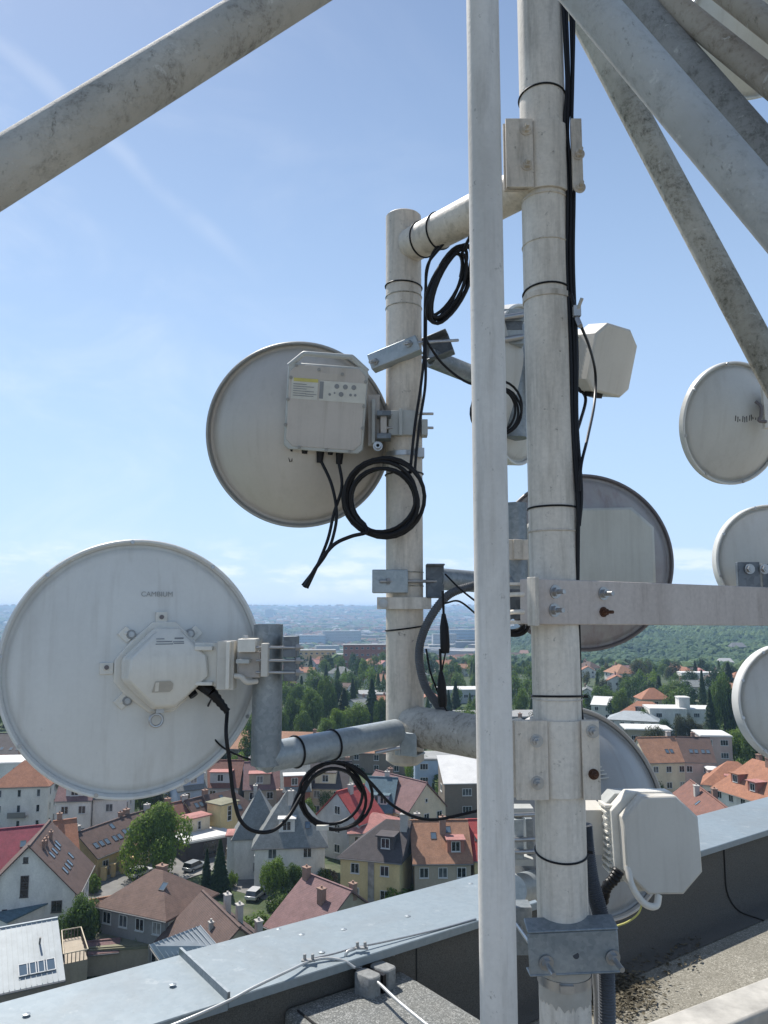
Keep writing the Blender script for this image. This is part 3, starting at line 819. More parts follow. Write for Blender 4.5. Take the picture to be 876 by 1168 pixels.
# ================================================================ diagonal braces (pipes)
def brace(label, u0, v0, Y0, u1, v1, Y1, w, mt, n=48, ext=.5):
    a, b = P(u0, v0, Y0), P(u1, v1, Y1)
    dd = (b - a)
    a2, b2 = a - dd * ext, b + dd * ext
    o = MB().cyl(a2, b2, w, n=n).build('brace_pipe', M[mt]); return tag(o, label, 'brace pipe')
brace('big weathered pipe slanting up across the sky corner above the dishes', 0, 197, 1.30, 320, 0, 1.50, .0505, 'brace', ext=.7)
brace('thick smooth grey pipe slanting down from the mast top, nearest of the fan of braces', 672, 0, 1.75, 876, 240, 1.55, .050, 'brace_grey', ext=.35)
brace('second grey pipe of the fan, tucked just behind the thickest one', 722, 0, 2.15, 876, 178, 1.95, .047, 'brace_rough', ext=.35)
brace('tan brown weathered pipe of the fan crossing below the high dish', 762, 0, 2.1, 876, 92, 1.9, .034, 'brace_brown', ext=.6)
brace('tan pipe cutting the uppermost corner, last of the fan', 840, 0, 1.9, 876, 28, 1.85, .032, 'brace_brown', ext=2.5)
brace('mottled algae stained pipe of the fan descending steepest toward the small dish', 676, 40, 2.75, 869, 402, 2.55, .050, 'brace_dark', ext=.16)

# ================================================================ cable bundle on the mast
random.seed(5)
for k in range(5):
    off = (k - 2) * 2.2
    pts = []
    for v, u, sp_ in ((-30, 645, 1.3), (30, 648, 1.3), (95, 650, 1.0), (150, 647, .9), (215, 651, .7), (300, 651, .75), (400, 655, .8), (480, 656, .8), (560, 660, .5), (600, 660, .25)):
        pts.append(P(u + off * sp_ * (.8 + .4 * random.random()) + random.uniform(-1.5, 1.5) * sp_, v, MY - .045 + .006 * (k % 2)))
    if k < 3: pts.append(P(659 + off * .1, 665, MY - .04))
    if k < 2: pts += [P(661 + off * .1, 740, MY - .03), P(662, 800, MY - .03), P(664, 822, MY - .03)]
    m = MB(); m.tube(spline(pts), .0052, 8)
    tag(m.build('mast_cable', M['rubber']), 'black cable in the strapped bundle running down the side of the thick mast', 'cable', 'black cables strapped to the thick mast')
m = MB(); m.tube(spline([P(651, 335, 2.1), P(660, 365, 2.12), P(672, 395, 2.3), P(679, 425, 2.5), P(678, 460, 2.45), P(670, 500, 2.2), P(663, 530, 2.12), P(661, 560, 2.12)]), .0045, 8)
tag(m.build('loose_cable', M['rubber']), 'black cable bowing away from the mast past the small white radio behind it', 'cable')
m = MB(); A = P(658, 355, 2.1); m.box(A, (.02, .015, .03)); m.cyl(A, P(664, 340, 2.08), .005, n=6); m.cyl(A + V((0, 0, -.02)), P(662, 372, 2.08), .007, n=8)
tag(m.build('cable_clip', M['bolt']), 'small metal cable clip with bolts at the side of the mast', 'clip')

# ================================================================ dishes behind the mast
def gp(label, u0, v0, v1, Y, w):
    a = P(u0, v1, Y); b = P(u0, v0, Y); b.x = a.x; b.y = a.y
    t = MB().cyl(a, b, R_(w, u0, v1, Y), n=36).build('mount_pipe', M['galv']); return tag(t, label, 'mount pipe')
# c : large weathered dish with octagon back cover
YC = 3.0; cC = P(663, 641, YC); SC = 900 / depth(663, 641, YC)
dC, FC = make_dish('weathered brownish grey dish seen from behind between the mast and the beam', cC, (-ray(663, 641).normalized() + V((.10, 0, .03))), 100 / SC, .085, ('dish_purple', 'rim_dark'), rimw=.03, lip=.012)
m = MB(); x, y = (668 - 663) / SC, (641 - 641) / SC
m.prism([(px + x, py + y) for px, py in octa(142 / SC, 118 / SC, .075)], .05, .105, bev=.012); m.build('radio_cover', M['dish_box'], dC, world=False, bevel=.002)
pc = gp('dark grey galvanised stub pipe left of the mast holding the weathered dish', 590, 574, 668, 2.80, 25)
m = MB(); A = P(590, 627, 2.74); m.box(A, (.075, .02, .07)); m.box(A + V((0, -.012, 0)), (.03, .014, .07)); tag(m.build('pipe_clamp', M['paint_old'], bevel=.002), 'small cream clamp block on the dark stub pipe', 'clamp')
coil('cable_coil', 'knot of black cable hanging under the beam end beside the slim front pipe', 585, 712, 2.5, 8, 14, 3.2, .006, asp=1.2)

# d : upper dish behind the mast, side-on, with white radio
YD = 3.02; cD = P(585, 440, YD); SD = 900 / depth(585, 440, YD)
nD = V((.84, -.52, -.12))
dD, FD = make_dish('pale dish high behind the mast, seen nearly edge on', P(594, 440, YD), nD, 90 / SD, .06, ('dish_pale', 'dish_white'), rimw=.04, lip=.01)
rD = thing('radio_unit', 'small white box radio with cooling ribs jutting out right of the mast at mid height', 'radio unit', frame(P(700, 411, 2.86), V((.46, -.84, -.26)), roll=rad(-3)))
FRd = rD.matrix_world.copy()
sd = 900 / depth(697, 411, 2.86)
m = MB(); m.prism(octa(66 / sd, 78 / sd, .05, .036), -.11, .0, FRd, bev=.008); m.build('housing', M['plastic_warm'], rD, bevel=.002)
for k in range(8):
    m = MB(); m.box((-.10, .07 - k * .016, -.125), (.03, .007, .08), FRd); m.build('cooling_fin', M['plastic'], rD, bevel=.001)
m = MB(); m.prism(octa(58 / sd, 66 / sd, .03), -.17, -.11, FRd); m.build('back_shell', M['alu_frame'], rD, bevel=.002)
m = MB(); m.box((-.03, -.135, -.04), (.055, .02, .04), FRd); m.cyl((-.06, -.09, -.06), (-.075, -.13, -.08), .016, n=12, M=FRd); m.build('cable_gland', M['rubber'], rD)
m = MB(); m.cyl(P(664, 412, 3.0), P(625, 425, 3.08), .045, n=24); m.build('feed_neck', M['alu_frame'], rD)
m = MB(); m.tube(spline([FRd @ V((-.07, -.12, -.08)), P(668, 455, 2.9), P(662, 480, 2.8), P(655, 500, 2.7)]), .006, 8)
tag(m.build('radio_cable', M['rubber']), 'black cable leaving the underside of the small white box radio', 'cable')
gp('grey stub pipe behind the mast carrying the edge on dish', 588, 372, 500, 2.93, 28)
t = thing('pole_clamp', 'silver clamp with long bolts at the top of the edge on dish', 'bracket', P(585, 380, 2.85))
for (u0, v0, u1, v1, nm, mt5) in ((574, 352, 598, 366, 'clamp_jaw', 'galv_light'), (574, 376, 598, 392, 'clamp_jaw', 'galv_light'), (576, 366, 596, 376, 'clamp_core', 'galv_dark')):
    wb(u0, v0, u1, v1, 2.83, .06, nm, mt5, par=t)
for v in (363, 388):
    m = MB(); m.cyl(P(572, v, 2.8), P(596, v - 4, 2.82), .011, n=12); m.build('bolt', M['bolt'], t)

# f : bottom dish right of the mast with box radio
YF = 2.95; cF = P(668, 922, YF); SF = 900 / depth(668, 922, YF)
nF = (-ray(668, 922).normalized() + V((.62, .12, .10))).normalized()
dF, FF = make_dish('grey dish low behind the mast with a white box radio in front of it', cF, nF, 115 / SF, .10, ('dish_slate', 'dish_grey'), rimw=.05, lip=.012)
m = MB(); iF = FF.inverted()
for k in range(10):
    q_ = iF @ P(690 + k * 1.2, 842 + k * 4.6, YF - .13)
    rr9 = math.hypot(q_.x, q_.y) / (115 / SF * .93)
    m.box((q_.x, q_.y, .10 * (1 - min(rr9, 1) ** 2.2) + .004), (.05 + .004 * k, .004, .012), Matrix.Identity(4))
m.build('printing', M['label'], dF, world=False)
rF = thing('radio_unit', 'white eight sided box radio low beside the mast with ribbed back and cable gland', 'radio unit', frame(P(756, 964, 2.42), V((-.02, -.99, .06)), roll=rad(1)))
FRf = rF.matrix_world.copy(); sf = 900 / depth(756, 964, 2.42)
m = MB(); m.prism(octa(86 / sf, 106 / sf, .06), -.055, 0, FRf, bev=.006); m.build('front_cover', M['plastic_warm'], rF, bevel=.002)
m = MB(); m.prism([(x - .012, y) for x, y in octa(92 / sf, 110 / sf, .055)], -.11, -.055, FRf); m.build('housing', M['plastic'], rF, bevel=.003)
for k in range(11):
    m = MB(); m.box((-.128, .095 - k * .019, -.125), (.028, .008, .09), FRf); m.build('cooling_fin', M['plastic'], rF, bevel=.001)
m = MB(); m.prism([(x - .03, y) for x, y in octa(80 / sf, 100 / sf, .03)], -.20, -.11, FRf); m.build('back_shell', M['alu_frame'], rF, bevel=.002)
m = MB(); m.tube(spline([FRf @ V(p) for p in ((-.105, -.06, -.01), (-.10, -.11, .01), (-.07, -.155, .012), (-.035, -.165, .005), (-.02, -.14, -.01))], 6), .010, 10); m.build('handle', M['plastic'], rF)
m = MB(); gg = [P(706, 992, 2.42), P(700, 1003, 2.42), P(692, 1012, 2.43), P(688, 1030, 2.45)]; sg = spline(gg, 6)
m.tube(sg, [.016 - .0002 * i + (.003 if i % 2 else 0) for i in range(len(sg))], 12); m.build('cable_gland', M['rubber'], rF)
m = MB(); m.tube(spline([P(733, 1028, 2.42), P(728, 1042, 2.42), P(715, 1052, 2.43), P(698, 1058, 2.45), P(680, 1066, 2.5)]), .0028, 8)
tag(m.build('earth_wire', M['yellow']), 'thin yellow green wire curving down from the low box radio', 'cable')
nk = thing('feed_neck', 'white ring neck and square block linking the low box radio to its dish', 'bracket', P(690, 950, 2.6))
m = MB(); m.lathe([(.065, -.02), (.075, -.02), (.075, .035), (.065, .035)], 48, frame(P(712, 935, 2.56), V((.55, -.80, .1))), close=True); m.build('collar', M['plastic'], nk, bevel=.001)
wb(664, 924, 694, 975, 2.56, .14, 'neck_block', 'plastic_warm', par=nk)
gl = thing('pole_clamp', 'galvanised swivel clamp left of the mast behind the low dish', 'bracket', P(598, 940, 2.7))
for (u0, v0, u1, v1, y_, mt5) in ((585, 922, 609, 932, 2.62, 'alu_frame'), (586, 935, 598, 980, 2.60, 'galv_light'), (600, 935, 609, 975, 2.66, 'galv'), (585, 980, 609, 988, 2.62, 'alu_frame')):
    wb(u0, v0, u1, v1, y_, .06, 'clamp_plate', mt5, par=gl)
for v in (930, 958, 972):
    m = MB(); m.cyl(P(584, v, 2.58), P(610, v - 1, 2.6), .007, n=10); m.build('threaded_rod', M['bolt'], gl)
hp = MB().cyl(P(586, 1015, 2.60), P(640, 1000, 2.95), .044, n=36).build('mount_pipe', M['galv_light']); tag(hp, 'short grey pipe end low behind the mast under the swivel clamp', 'mount pipe')

# galvanised channel clamp low on the mast
cl = thing('channel_clamp', 'blue grey galvanised channel clamp bolted across the foot of the mast', 'clamp', P(655, 1085, 2.1))
yq = MY - MR - .012
A, B = P(602, 1062, yq), P(707, 1110, yq)
m = MB(); w_, h_ = B.x - A.x, A.z - B.z
F = bframe(((A.x + B.x) / 2, yq, (A.z + B.z) / 2), 0, rad(-2.5))
m.box((0, 0, 0), (w_, .006, h_), F); m.box((0, .03, h_ / 2 + .006), (w_, .06, .006), F @ Matrix.Rotation(rad(12), 4, 'X')); m.box((0, .03, -h_ / 2), (w_, .06, .006), F @ Matrix.Rotation(rad(-6), 4, 'X'))
m.build('channel', M['galv'], cl, bevel=.004)
for u, v in ((623, 1098), (699, 1092)):
    m = MB(); hexbolt(m, P(u, v, yq - .004), (.12, -1, -.1), .013, .055); m.build('bolt', M['bolt'], cl)
m = MB(); m.cyl(P(657, 1090, yq - .003), P(657, 1090, yq - .0045), .008, n=14); m.build('hole', M['ink'], cl)
wb(587, 1035, 608, 1090, 2.30, .06, 'back_channel', 'galv', par=cl)
m = MB(); m.cyl(P(590, 1055, 2.28), P(606, 1078, 2.14), .006, n=10); m.build('threaded_rod', M['bolt'], cl)
# conduit down at the mast foot
m = MB(); sp = spline([P(666, 940, 2.25), P(668, 965, 2.25), P(674, 1005, 2.25), P(685, 1045, 2.24), P(690, 1085, 2.22), P(692, 1130, 2.22), P(693, 1200, 2.22), P(694, 1330, 2.22)], 34)
m.tube(sp, .020, 14, ridge=.16); tag(m.build('corrugated_conduit', M['conduit']), 'thick grey corrugated conduit running down beside the foot of the mast', 'conduit')
m = MB(); m.tube(spline([P(676, 1090, 2.3), P(680, 1130, 2.3), P(682, 1200, 2.3)]), .009, 8); tag(m.build('grey_lead', M['bolt']), 'plain grey lead beside the corrugated conduit', 'cable')

# ================================================================ outer mast beyond the frame and its dishes
def dishpx(label, u, v, R, n, Y, mats, dp=.09, lip=.012, rimw=.045, roll=0.0, screws=0):
    s = 900 / depth(u, v, Y)
    return make_dish(label, P(u, v, Y), n, R / s, dp, mats, rimw=rimw, roll=roll, lip=lip, screws=screws), s
OX, OY = P(985, 692, 2.8).x, 2.8
om = thing('mast_pipe', 'second painted mast outside the picture edge carrying four dishes', 'mast', (OX, OY, 40.4))
m = MB(); m.cyl((OX, OY, 40.4), (OX, OY, 45.3), .0665, n=48); m.build('pipe', M['paint'], om)
(e1d, e1F), s1 = dishpx('tilted white dish high at the outer edge with smeared dark marks on its back', 836, 483, 69, V((.30, -.93, -.20)), 2.9, ('dish_pale', 'dish_white'), .085, rimw=.014, screws=8)
random.seed(3)
m = MB()
for k in range(11):
    x = -.060 + k * .0095; hh = random.choice((.008, .020, .026, .022)); y = .012 + random.uniform(-.004, .004) + .0008 * k
    m.box((x, y, .085 * (1 - (math.hypot(x, y) / (69 / s1 * .93)) ** 2.2)), (.003, hh, .002), Matrix.Rotation(rad(random.uniform(-12, 12)), 4, 'Z') if k % 3 else None)
m.build('smeared_marks', M['ink'], e1d, world=False)
t = thing('pole_clamp', 'white swivel clamp of the tilted dish with a curved black hook', 'bracket', P(875, 460, 2.8))
wb(870, 440, 884, 488, 2.78, .02, 'side_plate', 'plastic', par=t)
m = MB(); m.tube(spline([P(862, 458, 2.79), P(868, 464, 2.78), P(868, 474, 2.78), P(866, 480, 2.78), P(874, 481, 2.78)]), .006, 8); m.build('hook', M['rim_dark'], t)
wb(880, 448, 985, 470, 2.8, .04, 'arm', 'galv', par=t)
(e2d, _), s2 = dishpx('pale blue grey dish standing half behind the beam at the edge', 880, 640, 64, V((.02, -1, .0)), 3.1, ('dish_pale', 'dish_white'), .085, rimw=.03, screws=8)
t = thing('pole_clamp', 'dark galvanised plate clamp on the dish half behind the beam', 'bracket', P(860, 655, 2.95))
wb(841, 641, 868, 670, 2.93, .02, 'clamp_plate', 'galv_dark', par=t); wb(869, 643, 900, 670, 2.935, .02, 'clamp_plate', 'galv_dark', par=t)
wb(890, 648, 985, 664, 2.9, .03, 'arm', 'galv', par=t)
for u in (855, 872):
    m = MB(); hexbolt(m, P(u, 649, 2.925), (0, -1, 0), .013, .014); m.build('bolt', M['bolt'], t)
(e3d, _), s3 = dishpx('pale dish cut off by the picture edge below the beam', 908, 803, 68, V((.06, -.98, .10)), 2.9, ('dish_pale', 'dish_white'), .09, rimw=.04, screws=10)
(e4d, _), s4 = dishpx('pale translucent looking dish in the uppermost corner behind the fan of braces', 862, 28, 76, V((-.05, -.86, -.5)), 3.2, ('dish_pale', 'dish_white'), .08)
for c_, lab6 in (((P(895, 803, 2.9), 'grey arm behind the cut off pale dish')), ((P(870, 20, 3.2), 'grey arm behind the uppermost dish'))):
    tag(MB().cyl(c_, (OX, OY, c_.z), .03, n=24).build('arm_pipe_mount', M['galv']), lab6, 'bracket')
# ================================================================ the roof we stand on
ZR, ZC = H - 1.6, H - 1.25
hc = 1.25
e = V((.81, .586, 0)).normalized()          # along the parapet
nn_ = V((-e.y, e.x, 0))                      # outwards
pin = V((-.44 * hc, 2.135 * hc, 0))         # a point of the inner edge
din = pin.dot(nn_)
dout = din + .305 * hc + .02
def W(s, d, z): return e * s + nn_ * d + V((0, 0, z))
s_seam = 0.0
# solve seam position along e
for k in range(1):
    g = G(205, 1087, ZC); s_seam = g.dot(e)
S0, S1 = -14.0, 16.0
roof = MB(); roof.add([W(S0, din + .05, ZR), W(S1, din + .05, ZR), W(S1, -14, ZR), W(S0, -14, ZR)], [(3, 2, 1, 0)])
tag(roof.build('roof_floor', M['roof_felt'], smooth=False), kind='structure')
tw = thing('tower_block', 'rendered outer wall of the high block under the zinc capped parapet', 'building', (0, 0, 0))
m = MB(); m.box((0, 0, 0), (1, 1, 1)); 
Fm = Matrix((e, nn_, V((0, 0, 1)))).transposed().to_4x4()
def wbox(mb, s0, s1, d0, d1, z0, z1): mb.box(((s0 + s1) / 2, (d0 + d1) / 2, (z0 + z1) / 2), (s1 - s0, d1 - d0, z1 - z0), Fm)
m = MB(); wbox(m, S0, S1, -14, dout - .04, 0, ZR - .02); m.build('wall', M['facade'], tw)
m = MB(); wbox(m, S0, S1, din + .035, dout - .04, ZR - .02, ZC - .03); m.build('parapet_wall', M['bitdark'], tw)
# cove: felt upstand on the inner face
m = MB(); prof = [(din + .03, ZC - .04), (din + .03, ZR + .13)] + [(din + .03 - .10 * (1 - math.cos(a)), ZR + .004 + .126 * (1 - math.sin(a))) for a in [math.pi / 2 * k / 6 for k in range(1, 7)]] + [(din - .17, ZR + .004)]
vs = []
cuts = [S0 + i * .5 for i in range(61)]
for s in cuts:
    for (d_, z_) in prof: vs.append(W(s, d_ + .004 * math.sin(s * 2.3), z_))
k_ = len(prof); fs = [(i * k_ + j, i * k_ + j + 1, (i + 1) * k_ + j + 1, (i + 1) * k_ + j) for i in range(len(cuts) - 1) for j in range(k_ - 1)]
m.add(vs, fs); m.build('felt_upstand', M['bitdark'], tw, angle=60)
sj = G(815, 1000, ZR + .15).dot(e)
for s in (sj, sj - 1.05, sj + 1.0, sj - 2.1):
    m = MB(); m.tube([W(s, d_ - .003, z_ + .002) for d_, z_ in prof], .004, 6); m.build('felt_seam', M['joint'], tw)
# zinc coping in lengths
def coping(s0, s1, lift):
    mb = MB()
    z = ZC + lift
    pr_ = [(din + .012, z - .035), (din - .003, z - .028), (din - .003, z - .003), (din, z), (dout, z + .004), (dout + .004, z), (dout + .004, z - .05)]
    lo = [(a + (.003 if a < din + .1 else -.003), b - .003) for a, b in pr_]
    L2 = pr_ + lo[::-1]
    vs = [W(s, a, b) for s in (s0, s1) for a, b in L2]; n = len(L2)
    fs = [(i, (i + 1) % n, n + (i + 1) % n, n + i) for i in range(n)] + [tuple(range(n - 1, -1, -1)), tuple(range(n, 2 * n))]
    mb.add(vs, fs); return mb.build('zinc_coping', M['coping'], tw, smooth=False)
coping(s_seam, S1, 0); coping(S0, s_seam - .002, -.006)
m = MB(); wbox(m, s_seam - .006, s_seam + .004, din - .006, dout + .004, ZC - .006, ZC + .022); m.build('standing_seam', M['galv'], tw)
for (u, v) in ((30, 1157), (197, 1123), (318, 1060), (344, 1066), (367, 1086), (392, 1060), (465, 1045), (537, 1008)):
    p = G(u, v, ZC + .002)
    m = MB(); m.lathe([(.012, 0), (.012, .0015), (.005, .003), (.0005, .004)], 16, T(*p)); m.build('rivet', M['galv'], tw)
# drip wire / conductor on the inner edge
# pier in the corner
pier = thing('roof_pier', 'low roof pier wrapped in pale grey slated felt by the parapet', 'pier', W(0, din, ZR))
pl_ = [G(297, 1128, ZC - .1), G(436, 1092, ZC - .1)]
s0, s1 = pl_[0].dot(e), pl_[1].dot(e)
m = MB(); wbox(m, s0, s1, din - 1.6, din + .028, ZR, ZC - .10); m.build('felt_wrap', M['bitumen'], pier, bevel=.02)
m = MB(); m.tube(spline([W(s0 + .03, din - .02, ZC - .098), W(s0 + .035, din - .25, ZC - .097), W(s0 + .06, din - .55, ZC - .098), W(s0 + .05, din - .9, ZC - .098)], 6), .004, 6); m.build('felt_seam', M['joint'], pier)
# lightning conductor with clamps and block
lc = thing('lightning_wire', 'pale aluminium conductor wire clipped along the inner edge of the zinc coping', 'wire', W(0, din, ZC))
zw = ZC - .02
w1 = [G(165, 1182, ZC - .03), G(215, 1162, ZC + .0), G(262, 1141, ZC + .012), G(290, 1126, ZC + .02), G(330, 1107, ZC + .02), G(352, 1097, ZC + .012), G(372, 1093, ZC + .01), G(392, 1096, ZC - .0), G(405, 1104, ZC - .02)]
m = MB(); m.tube(spline(w1), .0048, 10); m.build('conductor', M['wire'], lc)
w2 = [G(405, 1082, ZC + .012), G(396, 1086, ZC + .012), G(395, 1094, ZC - .01), G(405, 1103, ZC - .04), G(430, 1120, ZC - .05), G(455, 1143, ZC - .05), G(500, 1180, ZC - .06), G(540, 1215, ZC - .08)]
m = MB(); m.tube(spline(w2), .0056, 10); m.build('conductor', M['wire'], lc)
m = MB(); m.tube(spline([G(352, 1094, ZC + .014), G(380, 1088, ZC + .016), G(405, 1081, ZC + .016), G(440, 1074, ZC + .01), G(500, 1060, ZC + .004), G(543, 1048, ZC + .004)]), .0035, 8); m.build('conductor', M['bolt'], lc)
for (u, v) in ((352, 1095), (412, 1081), (405, 1103)):
    c = G(u, v, ZC + .015 if v < 1100 else ZC - .035)
    m = MB(); m.box(tuple(c), (.05, .02, .006), None)
    for s in (-1, 1): m.cyl(c + V((s * .014, 0, .002)), c + V((s * .014, 0, .02)), .006, n=6)
    m.build('wire_clamp', M['rim'] if v < 1100 else M['bolt'], lc, bevel=.001)
c = G(443, 1083, ZC - .02)
m = MB(); m.box(tuple(c), (.05, .02, .04)); m.build('edge_clip', M['bolt'], lc, bevel=.002)
blk = thing('conductor_block', 'grey split concrete block holding the conductor wire on the felt pier', 'block', G(425, 1130, ZC - .1))
bc = G(428, 1128, ZC - .1); yb = math.atan2(e.y, e.x) - rad(8)
for dx in (-.045, .045):
    F = T(bc.x, bc.y, bc.z) @ Matrix.Rotation(yb - rad(70), 4, 'Z')
    m = MB(); m.prism(sq(-.045, -.03, .045, .03, .012), 0, .066, F @ T(0, dx * .9, 0), bev=.004); m.build('half_block', M['concrete_grey'], blk)
m = MB(); m.box((0, 0, .03), (.09, .016, .06), T(bc.x, bc.y, bc.z) @ Matrix.Rotation(yb - rad(70), 4, 'Z')); m.build('rubber_foot', M['rubber'], blk)
# concrete kerb towards the viewer
ka, kb = G(700, 1175, ZR + .16), G(905, 1098, ZR + .16)
kd = (kb - ka).normalized(); kn = V((-kd.y, kd.x, 0))
Fk = Matrix((kd, kn, V((0, 0, 1)))).transposed().to_4x4()
ks, kk = ka.dot(kd), ka.dot(kn)
m = MB(); m.box((ks + 2.0, kk - .10, ZR + .08), (4.6, .16, .16), Fk)
tag(m.build('concrete_kerb', M['concrete'], bevel=.012), 'low weathered concrete kerb across the roof corner', 'kerb')
# litter
m = MB(); random.seed(11)
for i in range(1500):
    if i % 5: u, v = random.gauss(700, 26), random.gauss(1136, 15)
    else: u, v = random.uniform(650, 800), 1062 + (800 - random.uniform(640, 800)) * .25 + random.gauss(0, 12)
    p = G(u, v, ZR)
    if p.dot(nn_) > din - .06: continue
    a = random.uniform(0, 6.28); l = random.uniform(.006, .018); w2_ = l * random.uniform(.2, .6)
    F = T(p.x, p.y, ZR + random.uniform(.006, .018)) @ Matrix.Rotation(a, 4, 'Z') @ Matrix.Rotation(random.uniform(-.7, .7), 4, 'X')
    m.add([(-l, 0, 0), (0, -w2_, .002), (l, 0, 0), (0, w2_, .003)], [(0, 1, 2, 3)], F)
tag(m.build('leaf_litter', M['litter'], smooth=False), kind='stuff')
# ================================================================ terrain
def sstep(a, b, x):
    t = max(0.0, min(1.0, (x - a) / (b - a))); return t * t * (3 - 2 * t)
def gz(x, y):
    r = math.hypot(x, y)
    if r < 430: return 0.0
    side = sstep(.02, .26, x / max(r, 1)) if y > 0 else 0
    left = -68 * sstep(430, 1500, r)
    right = -24 * sstep(430, 900, r) + 26 * sstep(950, 1600, r) - 60 * sstep(1700, 2600, r)
    z = left * (1 - side) + right * side
    far = sstep(3800, 9500, r)
    z += far * (100 + 14 * noise.noise(V((x / 2300, y / 2300, 3))))
    z += 7 * noise.noise(V((x / 420, y / 420, 0))) * sstep(500, 1200, r) * (1 - far)
    return z
vs = [(0, 0, 0)]; NA = 240
rs = [30, 80, 150, 250, 340, 430] + [430 * (12300 / 430) ** (k / 60) for k in range(1, 61)]
for r in rs:
    for i in range(NA):
        a = 2 * math.pi * i / NA; x, y = r * math.sin(a), r * math.cos(a); vs.append((x, y, gz(x, y)))
fs = [(0, 1 + (i + 1) % NA, 1 + i) for i in range(NA)]
for k in range(len(rs) - 1):
    for i in range(NA):
        j = (i + 1) % NA; a = 1 + k * NA; fs.append((a + i, a + j, a + NA + j, a + NA + i))
def groundf(h):
    n = h.noise(.035, 8, .65); n2 = h.noise(.6, 5, .7); n3 = h.noise(.004, 6, .6)
    g = h.ramp(n2, [(0.3, (.025, .045, .015)), (0.7, (.06, .085, .03))])
    p = h.ramp(n, [(0.55, 0.0), (0.66, .7)])
    c = h.mix(p, g, (.20, .18, .14))
    c2 = h.mix(h.ramp(n3, [(.45, 0.0), (.6, .6)]), c, (.05, .09, .035))
    h.base(c2); h.b.inputs['Roughness'].default_value = .95
m = MB(); m.v = vs; m.f = fs
gr = m.build('ground', mat('ground_gardens', groundf)); tag(gr, kind='structure')

# ---------------------------------------------------------------- town materials
def tile(name, c, course=5.2, var=.28):
    def f(h):
        n = h.noise(.9, 6, .7); n2 = h.noise(5, 4, .7)
        w_ = h.node('ShaderNodeTexWave'); w_.bands_direction = 'Z'; w_.inputs['Scale'].default_value = course / 2; w_.inputs['Distortion'].default_value = .3
        h.link(h.coord.outputs['Object'], w_.inputs['Vector'])
        k = h.mix(1.0, c, h.ramp(n, [(.3, (1 - var,) * 3), (.7, (1 + var * .6,) * 3)]), 'MULTIPLY')
        k = h.mix(1.0, k, h.ramp(n2, [(.3, (.8,) * 3), (.7, (1.18,) * 3)]), 'MULTIPLY')
        k = h.mix(1.0, k, h.ramp(w_.outputs['Fac'], [(0.0, (.90,) * 3), (.5, (1.03,) * 3)]), 'MULTIPLY')
        ms = h.ramp(h.noise(1.6, 8, .75, dist=.5), [(.58, 0.0), (.70, .55)])
        k = h.mix(ms, k, tuple(.45 * q_ + .035 for q_ in c))
        pt = h.ramp(h.noise(9, 3, .6), [(.66, 0.0), (.70, .4)])
        k = h.mix(pt, k, tuple(min(1, 1.7 * q_ + .02) for q_ in c))
        h.base(k); h.b.inputs['Roughness'].default_value = .85
        h.bump(w_.outputs['Fac'], .25, .03)
    return mat(name, f)
RF = {'umber': tile('tiles_umber', (.155, .095, .072)), 'brown': tile('tiles_brown', (.115, .072, .058)), 'redbrown': tile('tiles_redbrown', (.19, .085, .06)), 'orange': tile('tiles_orange', (.34, .15, .085)),
      'tan': tile('tiles_tan', (.33, .17, .10)), 'red': tile('tiles_red', (.36, .055, .05)), 'magenta': tile('tiles_magenta', (.23, .04, .06)), 'pink': tile('tiles_pink', (.40, .18, .155)),
      'dark': tile('tiles_dark', (.065, .055, .055)), 'grey': tile('slates_grey', (.20, .21, .20)), 'blue': tile('slates_blue', (.10, .16, .19)), 'purple': tile('tiles_purple', (.20, .115, .11)),
      'white': plain('roof_white', (.62, .61, .58), .7, 0, .12, .5), 'metal': plain('roof_metal', (.33, .36, .37), .5, .2, .15, .6), 'olive': plain('roof_olive', (.20, .19, .12), .8, 0, .15, .8),
      'flatgrey': plain('roof_flatgrey', (.28, .28, .27), .9, 0, .2, .4)}
def wall_m(name, c, var=.13):
    def f(h):
        n = h.noise(.5, 6, .7, h.mapped((1, 1, .5))); n2 = h.noise(4, 4, .6)
        k = h.mix(1.0, c, h.ramp(n, [(.3, (1 - var * 1.6,) * 3), (.7, (1 + var,) * 3)]), 'MULTIPLY')
        h.base(h.mix(1.0, k, h.ramp(n2, [(.3, (.92,) * 3), (.7, (1.06,) * 3)]), 'MULTIPLY')); h.b.inputs['Roughness'].default_value = .9
    return mat(name, f)
WL = {'white': wall_m('render_white', (.70, .68, .63)), 'cream': wall_m('render_cream', (.66, .57, .42)), 'yellow': wall_m('render_yellow', (.62, .50, .26)), 'ochre': wall_m('render_ochre', (.58, .43, .22)),
      'grey': wall_m('render_grey', (.27, .26, .25)), 'palegrey': wall_m('render_palegrey', (.46, .46, .46)), 'brown': wall_m('render_brown', (.22, .18, .14)), 'pink': wall_m('render_pink', (.54, .41, .36)),
      'blue': wall_m('render_blue', (.38, .47, .58)), 'dark': wall_m('boards_dark', (.07, .06, .06)), 'tan': wall_m('render_tan', (.40, .34, .26)), 'redbrick': wall_m('brick_red', (.34, .14, .10))}
FRM = plain('window_frame', (.60, .60, .58), .6); DFR = plain('window_frame_dark', (.07, .06, .055), .6)
def glassf(h):
    oi = h.node('ShaderNodeObjectInfo')
    cur = h.ramp(oi.outputs['Random'], [(0, (.012, .016, .02)), (.55, (.02, .025, .03)), (.72, (.09, .10, .11)), (.86, (.28, .27, .25))], 'CONSTANT')
    h.base(h.mix(1.0, cur, h.ramp(h.noise(.9, 2, .5), [(.35, (.6,) * 3), (.7, (1.4,) * 3)]), 'MULTIPLY')); h.b.inputs['Roughness'].default_value = .12
GL = mat('window_glass', glassf)
